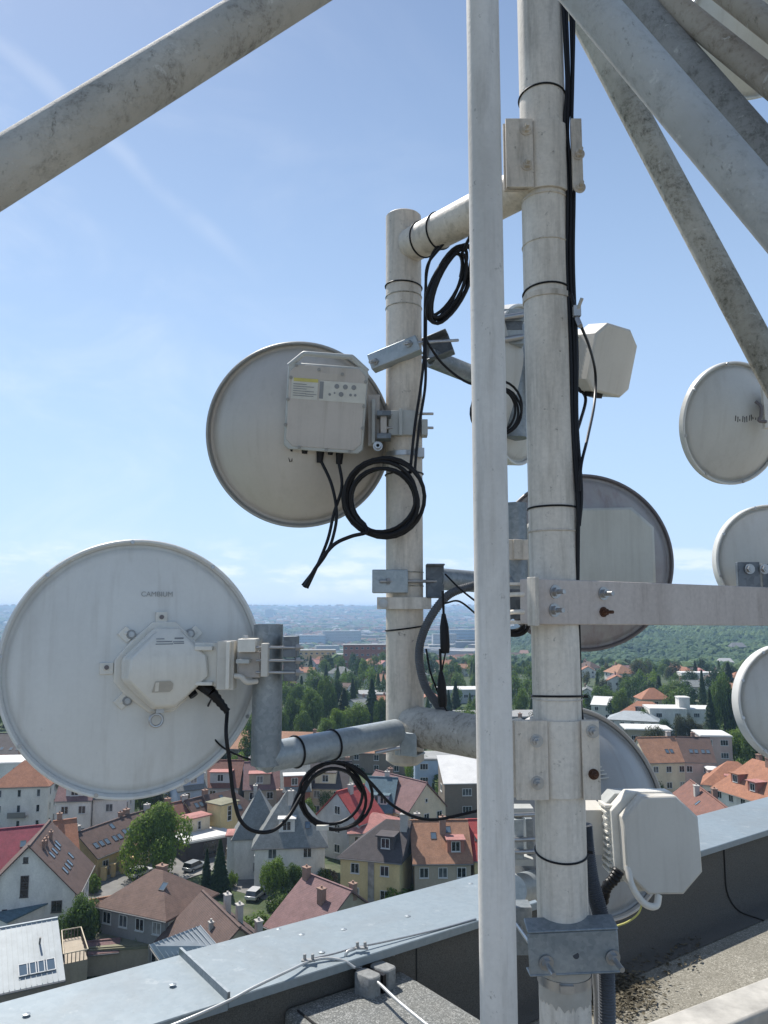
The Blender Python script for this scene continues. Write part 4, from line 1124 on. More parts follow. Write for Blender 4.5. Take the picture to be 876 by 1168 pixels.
def skyglf(h):
    h.base((.10, .14, .18)); h.b.inputs['Roughness'].default_value = .08
SKG = mat('skylight_glass', skyglf)
CHM = wall_m('chimney_brick', (.30, .19, .14)); CHW = wall_m('chimney_render', (.46, .43, .39)); GUT = plain('gutter', (.20, .19, .18), .5, .3)

# shared window meshes (origin at centre, facing +z of their frame)
_win = {}
def win_mesh(kind):
    if kind in _win: return _win[kind]
    w_, h_, nx, ny = {'w': (1.3, 1.4, 2, 1), 'n': (.7, 1.4, 1, 1), 's': (.6, .7, 1, 1), 'b': (1.9, 1.4, 3, 1), 'd': (1.0, 2.1, 1, 2), 't': (1.0, 2.6, 1, 3), 'g': (1.2, 1.6, 1, 1), 'door': (2.4, 2.1, 1, 1)}[kind]
    fm = MB(); t = .09
    for s in (-1, 1):
        fm.box((s * (w_ / 2 - t / 2), 0, .03), (t, h_, .07)); fm.box((0, s * (h_ / 2 - t / 2), .03), (w_ - 2 * t, t, .07))
    for i in range(1, nx): fm.box((-w_ / 2 + w_ * i / nx, 0, .028), (.07, h_ - 2 * t, .05))
    for i in range(1, ny): fm.box((0, -h_ / 2 + h_ * i / ny, .027), (w_ - 2 * t, .07, .045))
    if kind not in ('g', 'door', 'd'): fm.box((0, -h_ / 2 - .05, .07), (w_ + .12, .06, .16))
    a = bpy.data.meshes.new('window'); a.from_pydata(fm.v, [], fm.f)
    pm = MB().box((0, 0, .012), (w_ - 2 * t, h_ - 2 * t, .016))
    b = bpy.data.meshes.new('pane'); b.from_pydata(pm.v, [], pm.f)
    b.materials.append(SKG if kind == 'g' else GL)
    _win[kind] = (a, b); return _win[kind]
_wm = {}
def put_win(parent, kind, Mloc, frame_mat=None, name='window', pane=True):
    """window as a part (or sub-part) at Mloc in parent space"""
    a, b = win_mesh(kind); fm = frame_mat or FRM
    key = (kind, fm.name)
    if key not in _wm:
        c = a.copy(); c.materials.append(fm); _wm[key] = c
    o = bpy.data.objects.new(name, _wm[key]); col.objects.link(o); o.parent = parent; o.matrix_local = Mloc
    MW[o.name] = MW[parent.name] @ Mloc
    if pane:
        p = bpy.data.objects.new('pane', b); col.objects.link(p); p.parent = o; MW[p.name] = MW[o.name]
    return o

def basis(x, y, z, o):
    m_ = Matrix((V(x), V(y), V(z))).transposed().to_4x4(); m_.translation = V(o); return m_

class House:
    """local frame: x along the ridge, y across, z up; corner to corner walls at +-L/2, +-D/2"""
    def __init__(s, label, A, B=None, hr=9, hw=5.5, D=9, roof='gable', rc='brown', wc='white', L=None, yaw=None, cat='house', floors=2, win='w', nwin=None, over=.5,
                 name='house', fm=None, sides='FLRB', group=None, hip=(1, 1), at=None, offs=0, basew=0, gwin=1, z0=0, winrows=None, spacing=2.9, detail=True):
        if at is not None:
            c = V(at); c.z = 0; s.L = L; s.yaw = yaw
        else:
            a = G(A[0], A[1], hr + z0); b = G(B[0], B[1], hr + z0); c = (a + b) / 2; d = b - a
            s.yaw = math.atan2(d.y, d.x) if yaw is None else yaw
            s.L = (d.length + (D * .5 * (hip[0] + hip[1]) if roof == 'hip' else 0)) if L is None else L
            sh = (hip[0] - hip[1]) * -.25 * D if roof == 'hip' else 0
            c = c + V((math.cos(s.yaw), math.sin(s.yaw), 0)) * sh
            c.z = 0
        c.z = z0
        c = c + V((-math.sin(s.yaw), math.cos(s.yaw), 0)) * offs
        s.M = Matrix.Translation(c) @ Matrix.Rotation(s.yaw, 4, 'Z')
        s.D, s.hr, s.hw, s.over, s.kind, s.rc, s.wc = D, hr, hw, over, roof, rc, wc
        s.fm = fm
        s.t = thing(name, label, cat, s.M, group)
        L, D = s.L, s.D; hl, hd = L / 2, D / 2
        # walls
        m = MB()
        if roof == 'gable':
            vs = [(-hl, -hd, 0), (hl, -hd, 0), (hl, hd, 0), (-hl, hd, 0), (-hl, -hd, hw), (hl, -hd, hw), (hl, hd, hw), (-hl, hd, hw), (-hl, 0, hr - .12), (hl, 0, hr - .12)]
            m.add(vs, [(0, 1, 5, 4), (2, 3, 7, 6), (1, 2, 6, 9, 5), (3, 0, 4, 8, 7), (4, 5, 9, 8), (6, 7, 8, 9), (3, 2, 1, 0)])
        else:
            m.box((0, 0, hw / 2), (L, D, hw))
        s.wall = m.build('wall', WL[wc], s.t, world=False, smooth=False)
        if basew:
            m = MB(); m.box((0, 0, .5), (L + .1, D + .1, 1.0)); m.build('plinth', WL['grey'], s.t, world=False, smooth=False)
        # roof
        m = MB(); o = over
        th = .18
        if roof == 'gable':
            k = (hr - hw) / hd
            ez = hw - o * k
            for sg in (-1, 1):
                pr = [(0, hr), (sg * (hd + o), ez), (sg * (hd + o), ez + th), (0, hr + th + .03)]
                vs = [(x, y, z) for x in (-hl - o, hl + o) for y, z in pr]
                fs = [(0, 1, 2, 3), (7, 6, 5, 4)] + [(i, i + 4, (i + 1) % 4 + 4, (i + 1) % 4) for i in range(4)]
                if sg > 0: fs = [f[::-1] for f in fs]
                m.add(vs, [f[::-1] for f in fs])
            m.box((0, 0, hr + th + .03), (L + 2 * o, .3, .14))
        elif roof == 'hip':
            k = (hr - hw) / hd; ez = hw - o * k
            a0 = -hl + hip[0] * hd; a1 = hl - hip[1] * hd
            e0, e1 = -hl - o, hl + o
            if not hip[0]: a0 = e0
            if not hip[1]: a1 = e1
            if a1 < a0 + .2: a0 = a1 = (a0 + a1) / 2; a0 -= .1; a1 += .1
            vs = [(e0, -hd - o, ez), (e1, -hd - o, ez), (e1, hd + o, ez), (e0, hd + o, ez),
                  (e0, -hd - o, ez + th), (e1, -hd - o, ez + th), (e1, hd + o, ez + th), (e0, hd + o, ez + th), (a0, 0, hr + th), (a1, 0, hr + th)]
            m.add(vs, [(3, 2, 1, 0), (0, 1, 5, 4), (1, 2, 6, 5), (2, 3, 7, 6), (3, 0, 4, 7), (4, 5, 9, 8), (5, 6, 9), (6, 7, 8, 9), (7, 4, 8)])
        elif roof == 'flat':
            m.box((0, 0, hw + .15), (L + 2 * o, D + 2 * o, .3)); m.box((0, 0, hw + .36), (L + 2 * o - .5, D + 2 * o - .5, .1))
        elif roof == 'shed':
            z1, z2 = hw, hr
            vs = [(-hl - o, -hd - o, z1), (hl + o, -hd - o, z1), (hl + o, hd + o, z2), (-hl - o, hd + o, z2)]
            m.add([(x, y, z + .02) for x, y, z in vs] + [(x, y, z + .2) for x, y, z in vs], [(3, 2, 1, 0), (4, 5, 6, 7), (0, 1, 5, 4), (1, 2, 6, 5), (2, 3, 7, 6), (3, 0, 4, 7)])
            w2 = MB(); w2.add([(-hl, -hd, hw), (hl, -hd, hw), (hl, hd, hw), (-hl, hd, hw), (-hl, hd, hr), (hl, hd, hr)], [(0, 1, 5, 4), (2, 3, 4, 5), (1, 2, 5), (3, 0, 4)]); w2.build('upper_wall', WL[wc], s.t, world=False, smooth=False)
        elif roof == 'metal':
            m.box((0, 0, hw), (L, D, .2))
        s.roof = m.build('roof', RF[rc], s.t, world=False, smooth=False)
        if detail and roof in ('gable', 'hip'):
            k = (hr - hw) / hd; ez = hw - o * k
            for sg in (-1, 1): g = MB(); g.cyl((-hl - o, sg * (hd + o + .06), ez + .05), (hl + o, sg * (hd + o + .06), ez + .05), .08, n=6); g.build('gutter', GUT, s.roof, world=False)
        # windows on the given sides
        if win:
            fh = hw / floors
            for sd in sides:
                if sd in 'FB': wid, bx = L, basis((1, 0, 0), (0, 0, 1), (0, -1, 0), (0, -hd, 0))
                else: wid, bx = D, basis((0, -1, 0), (0, 0, 1), (-1, 0, 0), (-hl, 0, 0))
                if sd == 'B': bx = basis((-1, 0, 0), (0, 0, 1), (0, 1, 0), (0, hd, 0))
                if sd == 'R': bx = basis((0, 1, 0), (0, 0, 1), (1, 0, 0), (hl, 0, 0))
                # leave out a wall that faces away from the town side one could ever see
                nw = s.M.to_3x3() @ V((bx[0][2], bx[1][2], 0))
                if nw.dot(s.M.translation.normalized()) > .55: continue
                n = max(1, int(wid / spacing)) if nwin is None else nwin
                for fl in range(floors):
                    for i in range(n):
                        x = (i + .5) / n * wid - wid / 2
                        put_win(s.t, win, bx @ T(x, fl * fh + fh * .55, 0), fm)
                if roof == 'gable' and sd in 'LR' and gwin and hr - hw > 3:
                    put_win(s.t, 's' if gwin == 1 else 'w', bx @ T(0, hw + (hr - hw) * .35, 0), fm)
    def slope(s, sg, fx, fy):
        """frame on the roof slope sg (-1 front, +1 back); fx -1..1 along the ridge, fy 0 eave .. 1 ridge"""
        hd = s.D / 2; k = (s.hr - s.hw) / hd
        y = sg * hd * (1 - fy); z = s.hw + (s.hr - s.hw) * fy + .2
        up = V((0, -sg, k)).normalized(); n = V((0, sg * k, 1)).normalized(); x = up.cross(n)
        return basis(x, up, n, (fx * s.L / 2, y, z))
    def skylight(s, sg, fx, fy, n=1, gap=1.1):
        for i in range(n):
            F = s.slope(sg, fx, fy) @ T((i - (n - 1) / 2) * gap, 0, .03) @ Matrix.Scale(.7, 4)
            put_win(s.roof, 'g', F, DFR, 'skylight')
    def chimney(s, fx, y=0.6, w_=.7, h_=1.3, white=False, d=None):
        zt_ = s.hr - abs(y) * (s.hr - s.hw) / (s.D / 2)
        m = MB(); m.box((fx * s.L / 2, y, zt_ + h_ / 2 - .2), (w_, d or w_ * .8, h_ + .9)); m.box((fx * s.L / 2, y, zt_ + h_ + .28), (w_ + .16, (d or w_ * .8) + .16, .12))
        m.cyl((fx * s.L / 2, y, zt_ + h_ + .3), (fx * s.L / 2, y, zt_ + h_ + .62), .13, n=8)
        return m.build('chimney', CHW if white else CHM, s.roof, world=False, smooth=False)
    def dormer(s, sg, fx, w_=2.2, h_=1.9, fy=.25, rc=None, wc=None, kind='w', flat=True):
        F = s.slope(sg, fx, fy); p = F.translation
        k = (s.hr - s.hw) / (s.D / 2); dep = h_ / k
        m = MB(); M_ = T(p.x, p.y, p.z - .15) @ Matrix.Rotation(0 if sg < 0 else math.pi, 4, 'Z')
        vs = [(-w_ / 2, 0, 0), (w_ / 2, 0, 0), (w_ / 2, 0, h_), (-w_ / 2, 0, h_), (-w_ / 2, dep + .2, h_), (w_ / 2, dep + .2, h_), (-w_ / 2, dep, h_ - .3), (w_ / 2, dep, h_ - .3)]
        m.add(vs, [(0, 1, 2, 3), (1, 7, 5, 2), (0, 3, 4, 6), (3, 2, 5, 4)], M_)
        d = m.build('dormer', WL[wc or s.wc], s.t, world=False, smooth=False)
        m = MB(); m.box((0, dep / 2, h_ + .1), (w_ + .4, dep + .9, .16), M_)
        if not flat:
            m = MB(); m.add([(-w_ / 2 - .25, -.3, h_), (w_ / 2 + .25, -.3, h_), (0, -.3, h_ + .9), (-w_ / 2 - .25, dep + 1, h_), (w_ / 2 + .25, dep + 1, h_), (0, dep + 2, h_ + .9)], [(0, 1, 2), (0, 2, 5, 3), (1, 4, 5, 2), (0, 3, 4, 1)], M_)
        m.build('dormer_roof', RF[rc or s.rc], d, world=False, smooth=False)
        put_win(d, kind, M_ @ basis((1, 0, 0), (0, 0, 1), (0, -1, 0), (0, 0, h_ * .52)) , s.fm)
    def bay(s, x0, x1, dep, h_, wc=None, rc=None, side=-1, nm='stair_tower', wins=('w',), roofk='flat'):
        m = MB(); y0 = side * s.D / 2; y1 = y0 + side * dep
        m.box(((x0 + x1) / 2, (y0 + y1) / 2, h_ / 2), (x1 - x0, dep, h_)); b = m.build(nm, WL[wc or s.wc], s.t, world=False, smooth=False)
        m = MB(); m.box(((x0 + x1) / 2, (y0 + y1) / 2, h_ + .1), (x1 - x0 + .6, dep + .6, .2))
        m.box(((x0 + x1) / 2, (y0 + y1) / 2, h_ + .3), (x1 - x0 + .3, dep + .3, .2), taper=.5)
        m.build('tower_roof', RF[rc or s.rc], b, world=False, smooth=False)
        bx = basis((1, 0, 0), (0, 0, 1), (0, -1, 0), ((x0 + x1) / 2, y1, 0)) if side < 0 else basis((-1, 0, 0), (0, 0, 1), (0, 1, 0), ((x0 + x1) / 2, y1, 0))
        for i, k in enumerate(wins): put_win(b, k, bx @ T(0, h_ * (i + .55) / len(wins), 0), s.fm)
        return b

# ---------------------------------------------------------------- near houses
h = House('white rendered house with a tall gable wall and steep brown roof dotted with skylights', (34, 965), (56, 938), 11.5, 5.6, 11.5, 'gable', 'brown', 'white', over=.6, win=None)
print('H2', h.L, h.M.translation)
gb = basis((0, -1, 0), (0, 0, 1), (-1, 0, 0), (-h.L / 2, 0, 0))
for x, z, k in ((-.4, 6.6, 't'), (3.6, 3.9, 'w'), (-.4, 9.8, 's'), (.0, 3.6, 's'), (-2.6, 3.6, 's')): put_win(h.t, k, gb @ T(x, z, 0), DFR)
sg = 1 if (h.M.to_3x3() @ V((0, 1, 0))).x > 0 else -1
bb = basis((sg * -1, 0, 0), (0, 0, 1), (0, sg, 0), (0, sg * h.D / 2, 0))
for x in (-4, -1, 2, 4.5): put_win(h.t, 'n', bb @ T(x * sg, 3.2, 0))
for fx, fy in ((-.6, .3), (-.3, .3), (-.05, .3), (-.5, .62), (-.2, .62), (.1, .62), (.35, .35), (.3, .65)): h.skylight(sg, fx, fy)
for x in (-.55, -.3, .2): h.chimney(x, sg * 1.2, .5, .8)
h = House('small lean-to wing of the white gabled house under a low teal sheet roof', None, None, 4.4, 3.4, 6, 'shed', 'blue', 'white', at=G(14, 1066), L=9, yaw=rad(-38), win='s', floors=1, sides='F', over=.3)
h = House('bright metal roofed building with a brown clad edge and a row of four roof windows', (-95, 1078), (60, 1050), 8.6, 5.3, 13, 'gable', 'metal', 'brown', over=.5, win=None, fm=FRM)
print('H1', h.L)
sg = -1 if (h.M.to_3x3() @ V((0, -1, 0))).y < 0 else 1
for i in range(4): put_win(h.roof, 'g', h.slope(sg, .50 + i * .125, .2) @ T(0, 0, .10) @ Matrix.Scale(.9, 4), FRM, 'skylight')
for i in range(26):
    F = h.slope(sg, -.98 + i * 1.96 / 25, .5); m = MB(); m.box((0, -.2, .03), (.05, math.hypot(h.D / 2 + .4, h.hr - h.hw) + .2, .07), F); m.build('standing_seam', RF['metal'], h.roof, world=False, smooth=False)
m = MB(); m.box((0, sg * (h.D / 2 + .35), h.hw - 1.6), (h.L + 1.0, .25, 2.6)); m.build('cladding', WL['brown'], h.t, world=False, smooth=False)
m = MB(); F = h.slope(sg, .76, .6); m.cyl((0, 0, 0), (0, 0, .8), .1, n=8, M=F); m.build('vent_pipe', GUT, h.roof, world=False)

h = House('crimson tiled long house with a pink lower eave strip at the street corner', (-60, 953), (52, 942), 9.5, 5.5, 11, 'gable', 'magenta', 'pink', over=.4, floors=2)
sg = -1
h.skylight(-1, .55, .55, 1); h.skylight(-1, .8, .55, 1)
m = MB(); m.box((0, -h.D / 2 - .8, 5.0), (h.L + .6, 2.4, .2), Matrix.Rotation(0, 4, 'X')); m.build('eave_strip', RF['pink'], h.t, world=False, smooth=False)
h = House('bright orange tiled house squeezed between the white gable house and the brown terrace', (62, 938), (86, 935), 9.8, 6, 8, 'gable', 'orange', 'white', over=.2); h.chimney(-.5, .4, .7, 1.2)

# brown terrace stepping back to the right
ter = [((88, 951), (143, 932), 'brown', 'ochre', 'first and longest brown roofed house of the yellow terrace', 6.5, 8.6),
       ((145, 931), (168, 925), 'brown', 'cream', 'narrow brown roofed terrace house behind the big round tree', 6.5, 8.6),
       ((169, 925), (191, 918), 'redbrown', 'cream', 'rust red roofed terrace house left of the cream stair tower', 6.7, 8.6),
       ((192, 918), (211, 914), 'redbrown', 'cream', 'rust roofed terrace house with the cream stair tower', 6.9, 8.6),
       ((212, 914), (232, 909), 'brown', 'yellow', 'brown roofed terrace house with the tall yellow stair tower', 7.1, 8.6),
       ((233, 908), (264, 902), 'brown', 'yellow', 'dark brown hipped end house of the terrace with bright skylights', 7.5, 9)]
hs = []
for i, (A, B, rc, wc, lb, hr, D) in enumerate(ter):
    hh = House(lb, A, B, hr, 3.5, D, 'gable' if i < 5 else 'hip', rc, wc, over=.35, hip=(0, 1), sides='F' if i < 5 else 'FR', group=None, floors=1)
    hh.chimney(-.92, .5, .9, 1.1, i % 2 == 0); hh.chimney(.85, .4, .6, .9) if i in (0, 3) else None
    hs.append(hh)
print('terr', [round(q_.L, 1) for q_ in hs], hs[0].M.translation)
hs[0].skylight(-1, -.55, .35, 3, 1.2); hs[0].skylight(-1, .1, .35, 2); hs[0].skylight(-1, .6, .45, 2); hs[0].skylight(-1, .25, .8)
hs[1].skylight(-1, 0, .5); hs[2].skylight(-1, .1, .6); hs[4].skylight(-1, .0, .72, 2); hs[5].skylight(-1, -.5, .4, 2); hs[5].skylight(-1, -.1, .35, 3); hs[5].skylight(-1, -.4, .8)
L0 = hs[0].L
hs[0].bay(L0 * .22, L0 * .22 + 2.6, 1.6, 3.2, 'ochre', 'tan', wins=('w',), nm='porch')
hs[3].bay(-2.2, 2.2, 2.8, 5.6, 'cream', 'pink', wins=('w', 'n')); hs[4].bay(-.8, 3.2, 3.6, 7.2, 'yellow', 'olive', wins=('w', 't'))
hs[5].bay(hs[5].L * .1, hs[5].L * .1 + 4.5, 2.2, 3.6, 'ochre', 'dark', wins=('w',), nm='porch')

g7 = [G(126, 1031, 6.2), G(188, 1044, 6.2)]
h = House('brown pyramid roofed grey house in the middle of the garden plots', (172, 992), (190, 994.5), 9.4, 6.2, 9.0, 'hip', 'umber', 'grey', L=10.2, yaw=math.atan2((g7[1] - g7[0]).y, (g7[1] - g7[0]).x), over=.5, win='w', nwin=4, floors=2)
print('H7', h.L, (g7[1] - g7[0]).length, math.degrees(h.yaw))
h.chimney(-.05, .9, 1.1, .7); h.skylight(-1, .45, .62); h.skylight(1, 0, .5)
h = House('brown ribbed roof house close below the zinc coping with three tall chimneys', (232, 1019), (272, 1058), 8.2, 3.6, 11, 'gable', 'brown', 'tan', over=.5, win='w', floors=1)
print('H8', h.L, math.degrees(h.yaw))
for x, y in ((-.35, 1.6), (.05, 2.2), (.7, 3.0)): h.chimney(x, y, .8, 1.8, True)
h.chimney(.3, -1.6, .5, .6, True); h.skylight(-1, -.2, .25, 2, .9); h.skylight(-1, .75, .45); h.skylight(1, 0, .6, 2); h.skylight(1, .4, .5)
# translucent sheet canopy
cn = thing('canopy', 'pale ribbed sheet canopy roof on posts beside the brown ribbed roof', 'canopy', G(205, 1090))
q4 = [G(182, 1096, 7.2), G(247, 1079, 7.2), G(228, 1057, 8.6), G(170, 1079, 8.6)]
m = MB(); m.add([p for p in q4] + [p + V((0, 0, .12)) for p in q4], [(3, 2, 1, 0), (4, 5, 6, 7), (0, 1, 5, 4), (1, 2, 6, 5), (2, 3, 7, 6), (3, 0, 4, 7)]); m.build('sheet', RF['metal'], cn, smooth=False)
for i in range(13):
    a_, b_ = q4[0].lerp(q4[1], i / 12), q4[3].lerp(q4[2], i / 12); m = MB(); m.cyl(a_ + V((0, 0, .14)), b_ + V((0, 0, .14)), .05, n=6); m.build('rib', FRM, cn)
for p in q4:
    m = MB(); m.cyl((p.x, p.y, 0), p, .07, n=8); m.build('post', GUT, cn)

# white villa with steep grey roofs
yv_ = rad(6)
c0 = G(318, 1005)
h = House('tall pale villa with steep grey slate roof, dormer and chimneys', None, None, 13.2, 6.6, 9.5, 'hip', 'grey', 'white', at=G(327, 1012) + V((0, 4, 0)), L=10.5, yaw=yv_, over=.5, win='w', floors=2, nwin=2, spacing=3.5)
print('villa base', h.M.translation)
h.chimney(.0, -1.2, .8, 1.6, True); h.chimney(-.35, 1.5, .9, 1.6); h.dormer(-1, -.1, 2.4, 2.0, .18, 'white'); h.skylight(-1, .5, .3)
h = House('left wing of the pale villa under its own slate hip roof', None, None, 12.6, 6.6, 7, 'hip', 'grey', 'white', at=G(288, 1006) + V((0, 5, 0)), L=7.5, yaw=yv_ + rad(90), over=.4, win='w', floors=2, nwin=1)
h.chimney(.0, .6, .7, 1.4, True); h.bay(-2.6, .6, 1.2, 6.2, 'white', 'pink', side=1, nm='bay_window', wins=('w', 'w'))
h = House('low dusty purple brown roof just beyond the coping with brick chimneys', (352, 998), (398, 1016), 7.6, 3.2, 12, 'gable', 'purple', 'tan', over=.6, win='w', floors=1)
print('H11', h.L, math.degrees(h.yaw))
h.chimney(-.95, -.5, .9, 1.2); h.chimney(.35, -2.2, .9, 1.5); h.chimney(.9, 1.0, .8, 1.0)
h = House('grey rendered house with a plain gable wall and bright red roof', (385, 904), (414, 896), 10.8, 6.4, 9.5, 'gable', 'red', 'palegrey', over=.3, win='w', floors=2, gwin=2, sides='LRF')
print('H12', h.L, math.degrees(h.yaw)); h.chimney(-.2, -.6, .8, 1.2, True); h.chimney(.5, .8, .6, 1.0, True)
h = House('small wing with a pale red hipped roof beside the bright red roof', None, None, 7.2, 5.2, 8.5, 'hip', 'pink', 'palegrey', at=G(427, 985) + V((0, 3, 0)), L=9, yaw=rad(5), over=.3, win='w', floors=2)
fa, fb = G(399, 976, 6.6), G(462, 982, 6.6); yw = math.atan2((fb - fa).y, (fb - fa).x)
h = House('yellow house with dark hipped roof, black stair window strip and one dormer', (440, 936), (467, 937), 10.6, 6.6, 10.5, 'hip', 'dark', 'yellow', yaw=yw, over=.4, hip=(1, 0), nwin=2, win='w', floors=2, sides='FL')
print('H13', h.L, math.degrees(yw)); h.dormer(-1, .45, 2.4, 1.9, .22, 'dark', 'dark')
m = MB(); m.box((.2, -h.D / 2 - .04, 3.4), (.9, .1, 6.2)); m.build('stair_window', GL, h.t, world=False, smooth=False)
h.chimney(.9, -1.2, 1.0, 2.0, True)
h = House('pair house with rusty orange tiles, red dormer and brick chimney', (470, 937), (531, 936.5), 10.4, 6.2, 10.5, 'gable', 'tan', 'tan', over=.35, win='w', floors=2, sides='F', nwin=3)
print('H14', h.L); h.chimney(.1, -1.5, .9, 1.9); h.dormer(-1, .5, 2.4, 1.8, .2, 'pink', 'redbrick'); h.skylight(-1, -.25, .6); h.skylight(-1, .3, .75); h.chimney(-.8, 1, .8, 1.4, True)
h = House('house end with vivid red roof sheets next to the rusty orange pair house', (533, 936), (580, 935), 10.2, 6.2, 10.5, 'gable', 'red', 'yellow', over=.35, win='w', floors=2, sides='F'); h.dormer(-1, -.4, 2.2, 1.6, .2, 'red', 'redbrick'); h.skylight(-1, -.7, .5)
h = House('house with blue slate roof and two slate dormers', (421, 889), (451, 886), 10.5, 5.8, 10, 'gable', 'blue', 'yellow', over=.3, yaw=rad(-12), win='w', sides='FR'); h.dormer(-1, -.2, 1.8, 1.5, .2, 'blue', 'blue'); h.dormer(-1, .4, 1.8, 1.5, .2, 'blue', 'blue'); h.chimney(.3, .5, .8, 1.3, True)
h = House('cream house with steep dark plum roof beside the blue slate one', (448, 884), (466, 889), 10.5, 6, 9.5, 'gable', 'purple', 'cream', over=.3, yaw=rad(-50), win='w', sides='FR', L=14); h.chimney(-.5, .5, .8, 1.2)
h = House('boxy modern brown block with a bright white sloping top', None, None, 10.6, 6.8, 9, 'shed', 'white', 'brown', at=G(531, 934) + V((0, 4, 0)), L=9, yaw=rad(4), over=.3, win='b', floors=2, nwin=1)
h = House('low white and blue house showing under the lower cross pipe', None, None, 6.6, 6.2, 10, 'flat', 'flatgrey', 'blue', at=G(512, 893), L=17, yaw=rad(2), over=.2, win='b', floors=2, nwin=4, sides='F')

# rows behind the elbow arm
h = House('long low rust roofed hall behind the grey elbow arm', (262, 833), (438, 838), 8.5, 5, 14, 'hip', 'tan', 'brown', over=.4, win='w', sides='F', spacing=5); print('H19', h.L)
for x in (-.5, .1, .6): h.chimney(x, -1, .8, 1.2)
rows = [((196, 872), (236, 868), 'grey', 'blue', 'bluish rendered house behind the terrace with a white dormer band', 'white'),
        ((240, 868), (277, 868), 'redbrown', 'palegrey', 'rust roofed house with white framed dormer behind the terrace', 'pink'),
        ((280, 870), (318, 869), 'purple', 'tan', 'brown roofed house with a pink topped dormer behind the terrace', 'pink'),
        ((321, 872), (352, 871), 'grey', 'redbrick', 'grey roofed house with a small dark red dormer behind the terrace', 'white'),
        ((356, 868), (400, 869), 'dark', 'cream', 'dark roofed house hidden behind the coil under the arm', 'dark')]
for A, B, rc, wc, lb, dr in rows:
    h = House(lb, A, B, 10, 5.8, 10, 'gable', rc, wc, over=.3, win='w', sides='F'); h.dormer(-1, -.1, 4.2, 2.2, .12, dr, wc); h.chimney(.8, .8, .8, 1.2); h.chimney(-.7, .5, .7, 1.1, True)
print('row', h.L, h.M.translation)
h = House('white apartment villa with an orange hipped roof and small balcony', (28, 868), (36, 868), 12.2, 8.4, 9, 'hip', 'orange', 'white', over=.3, win='n', floors=3, nwin=3, yaw=rad(8)); print('wh', h.L, h.M.translation)
m = MB(); m.box((0, -h.D / 2 - .7, 3.0), (3.2, 1.3, .15)); m.box((0, -h.D / 2 - 1.3, 3.5), (3.2, .06, .9)); m.build('balcony', GUT, h.t, world=False, smooth=False)
h = House('white house with a bright flat terrace roof at the picture edge', None, None, 9, 9, 9, 'flat', 'white', 'white', at=G(-2, 922) + V((0, 4, 0)), L=11, yaw=rad(8), over=.1, win='w', floors=3, nwin=2)
h = House('narrow cream house with a roof terrace beside the orange hipped villa', None, None, 8.6, 8.6, 9, 'flat', 'dark', 'cream', at=G(53, 920) + V((0, 4, 0)), L=6, yaw=rad(8), over=.1, win='w', floors=3, nwin=1)
h = House('white block with a mansard brown roof below the large dish', (74, 879), (112, 878), 11.8, 7.6, 10, 'gable', 'purple', 'white', over=.3, win='w', floors=2, sides='FLR'); h.chimney(.2, 0.5, .8, 1.2); h.dormer(-1, 0, 3, 1.7, .1, 'dark', 'white')
h = House('second white block continuing behind the orchard trees', (114, 882), (150, 881), 11, 7.6, 10, 'gable', 'grey', 'white', over=.3, win='w', floors=2, sides='FLR'); h.chimney(-.4, 0.5, .8, 1.2)
h = House('long black roofed hall with tiny roof lights at the left edge', (-60, 836), (42, 838), 9, 4.5, 16, 'gable', 'dark', 'dark', over=.3, win=None)
for x in (-.1, .1, .3, .5, .7, .85): h.skylight(-1, x, .35)
h = House('pink roofed low house before the black hall', (0, 862), (34, 863), 7.5, 5, 9, 'gable', 'redbrown', 'cream', over=.3, win='w', sides='F'); h.chimney(.3, .4, .8, 1.2)

# garage, sheds, walls by the road
h = House('flat white topped garage with a black door beside the street', None, None, 3.1, 3.0, 6, 'flat', 'white', 'dark', at=G(228, 978) + V((0, 2, 0)), L=8.5, yaw=math.atan2((G(243, 962) - G(211, 979)).y, (G(243, 962) - G(211, 979)).x) * .5, over=.3, win='door', floors=1, nwin=1, sides='F', fm=DFR, cat='garage', name='garage')
h = House('small brown roofed shed among the garden bushes', None, None, 3, 2.4, 3.2, 'gable', 'purple', 'tan', at=G(110, 1106), L=4.5, yaw=rad(14), over=.3, win=None, cat='shed', name='shed')
h = House('shed with olive corrugated flat roof in the garden', None, None, 2.9, 2.5, 4.5, 'flat', 'olive', 'tan', at=G(136, 1100), L=9.5, yaw=rad(10), over=.2, win=None, cat='shed', name='shed')
h = House('little wooden hut with a pale sun shade behind the hedge', None, None, 3.0, 2.2, 2.6, 'gable', 'tan', 'tan', at=G(118, 1052), L=3.2, yaw=rad(30), over=.3, win=None, cat='shed', name='shed')
tr_ = thing('roof_terrace', 'timber railed roof terrace beside the bright metal roof', 'terrace', G(86, 1112))
q5 = [G(72, 1100, 4.5), G(100, 1094, 4.5), G(92, 1068, 4.5), G(70, 1072, 4.5)]
m = MB(); m.add([V((p.x, p.y, 0)) for p in q5] + q5, [(3, 2, 1, 0), (4, 5, 6, 7), (0, 1, 5, 4), (1, 2, 6, 5), (2, 3, 7, 6), (3, 0, 4, 7)]); m.build('deck', WL['tan'], tr_, smooth=False)
for i in range(4):
    a_, b_ = q5[i], q5[(i + 1) % 4]
    for k in range(7):
        p = a_.lerp(b_, k / 6); m = MB(); m.cyl(p, p + V((0, 0, 1.0)), .05, n=6); m.build('rail_post', WL['brown'], tr_)
    m = MB(); m.cyl(a_ + V((0, 0, 1.02)), b_ + V((0, 0, 1.02)), .06, n=6); m.build('handrail', WL['cream'], tr_)

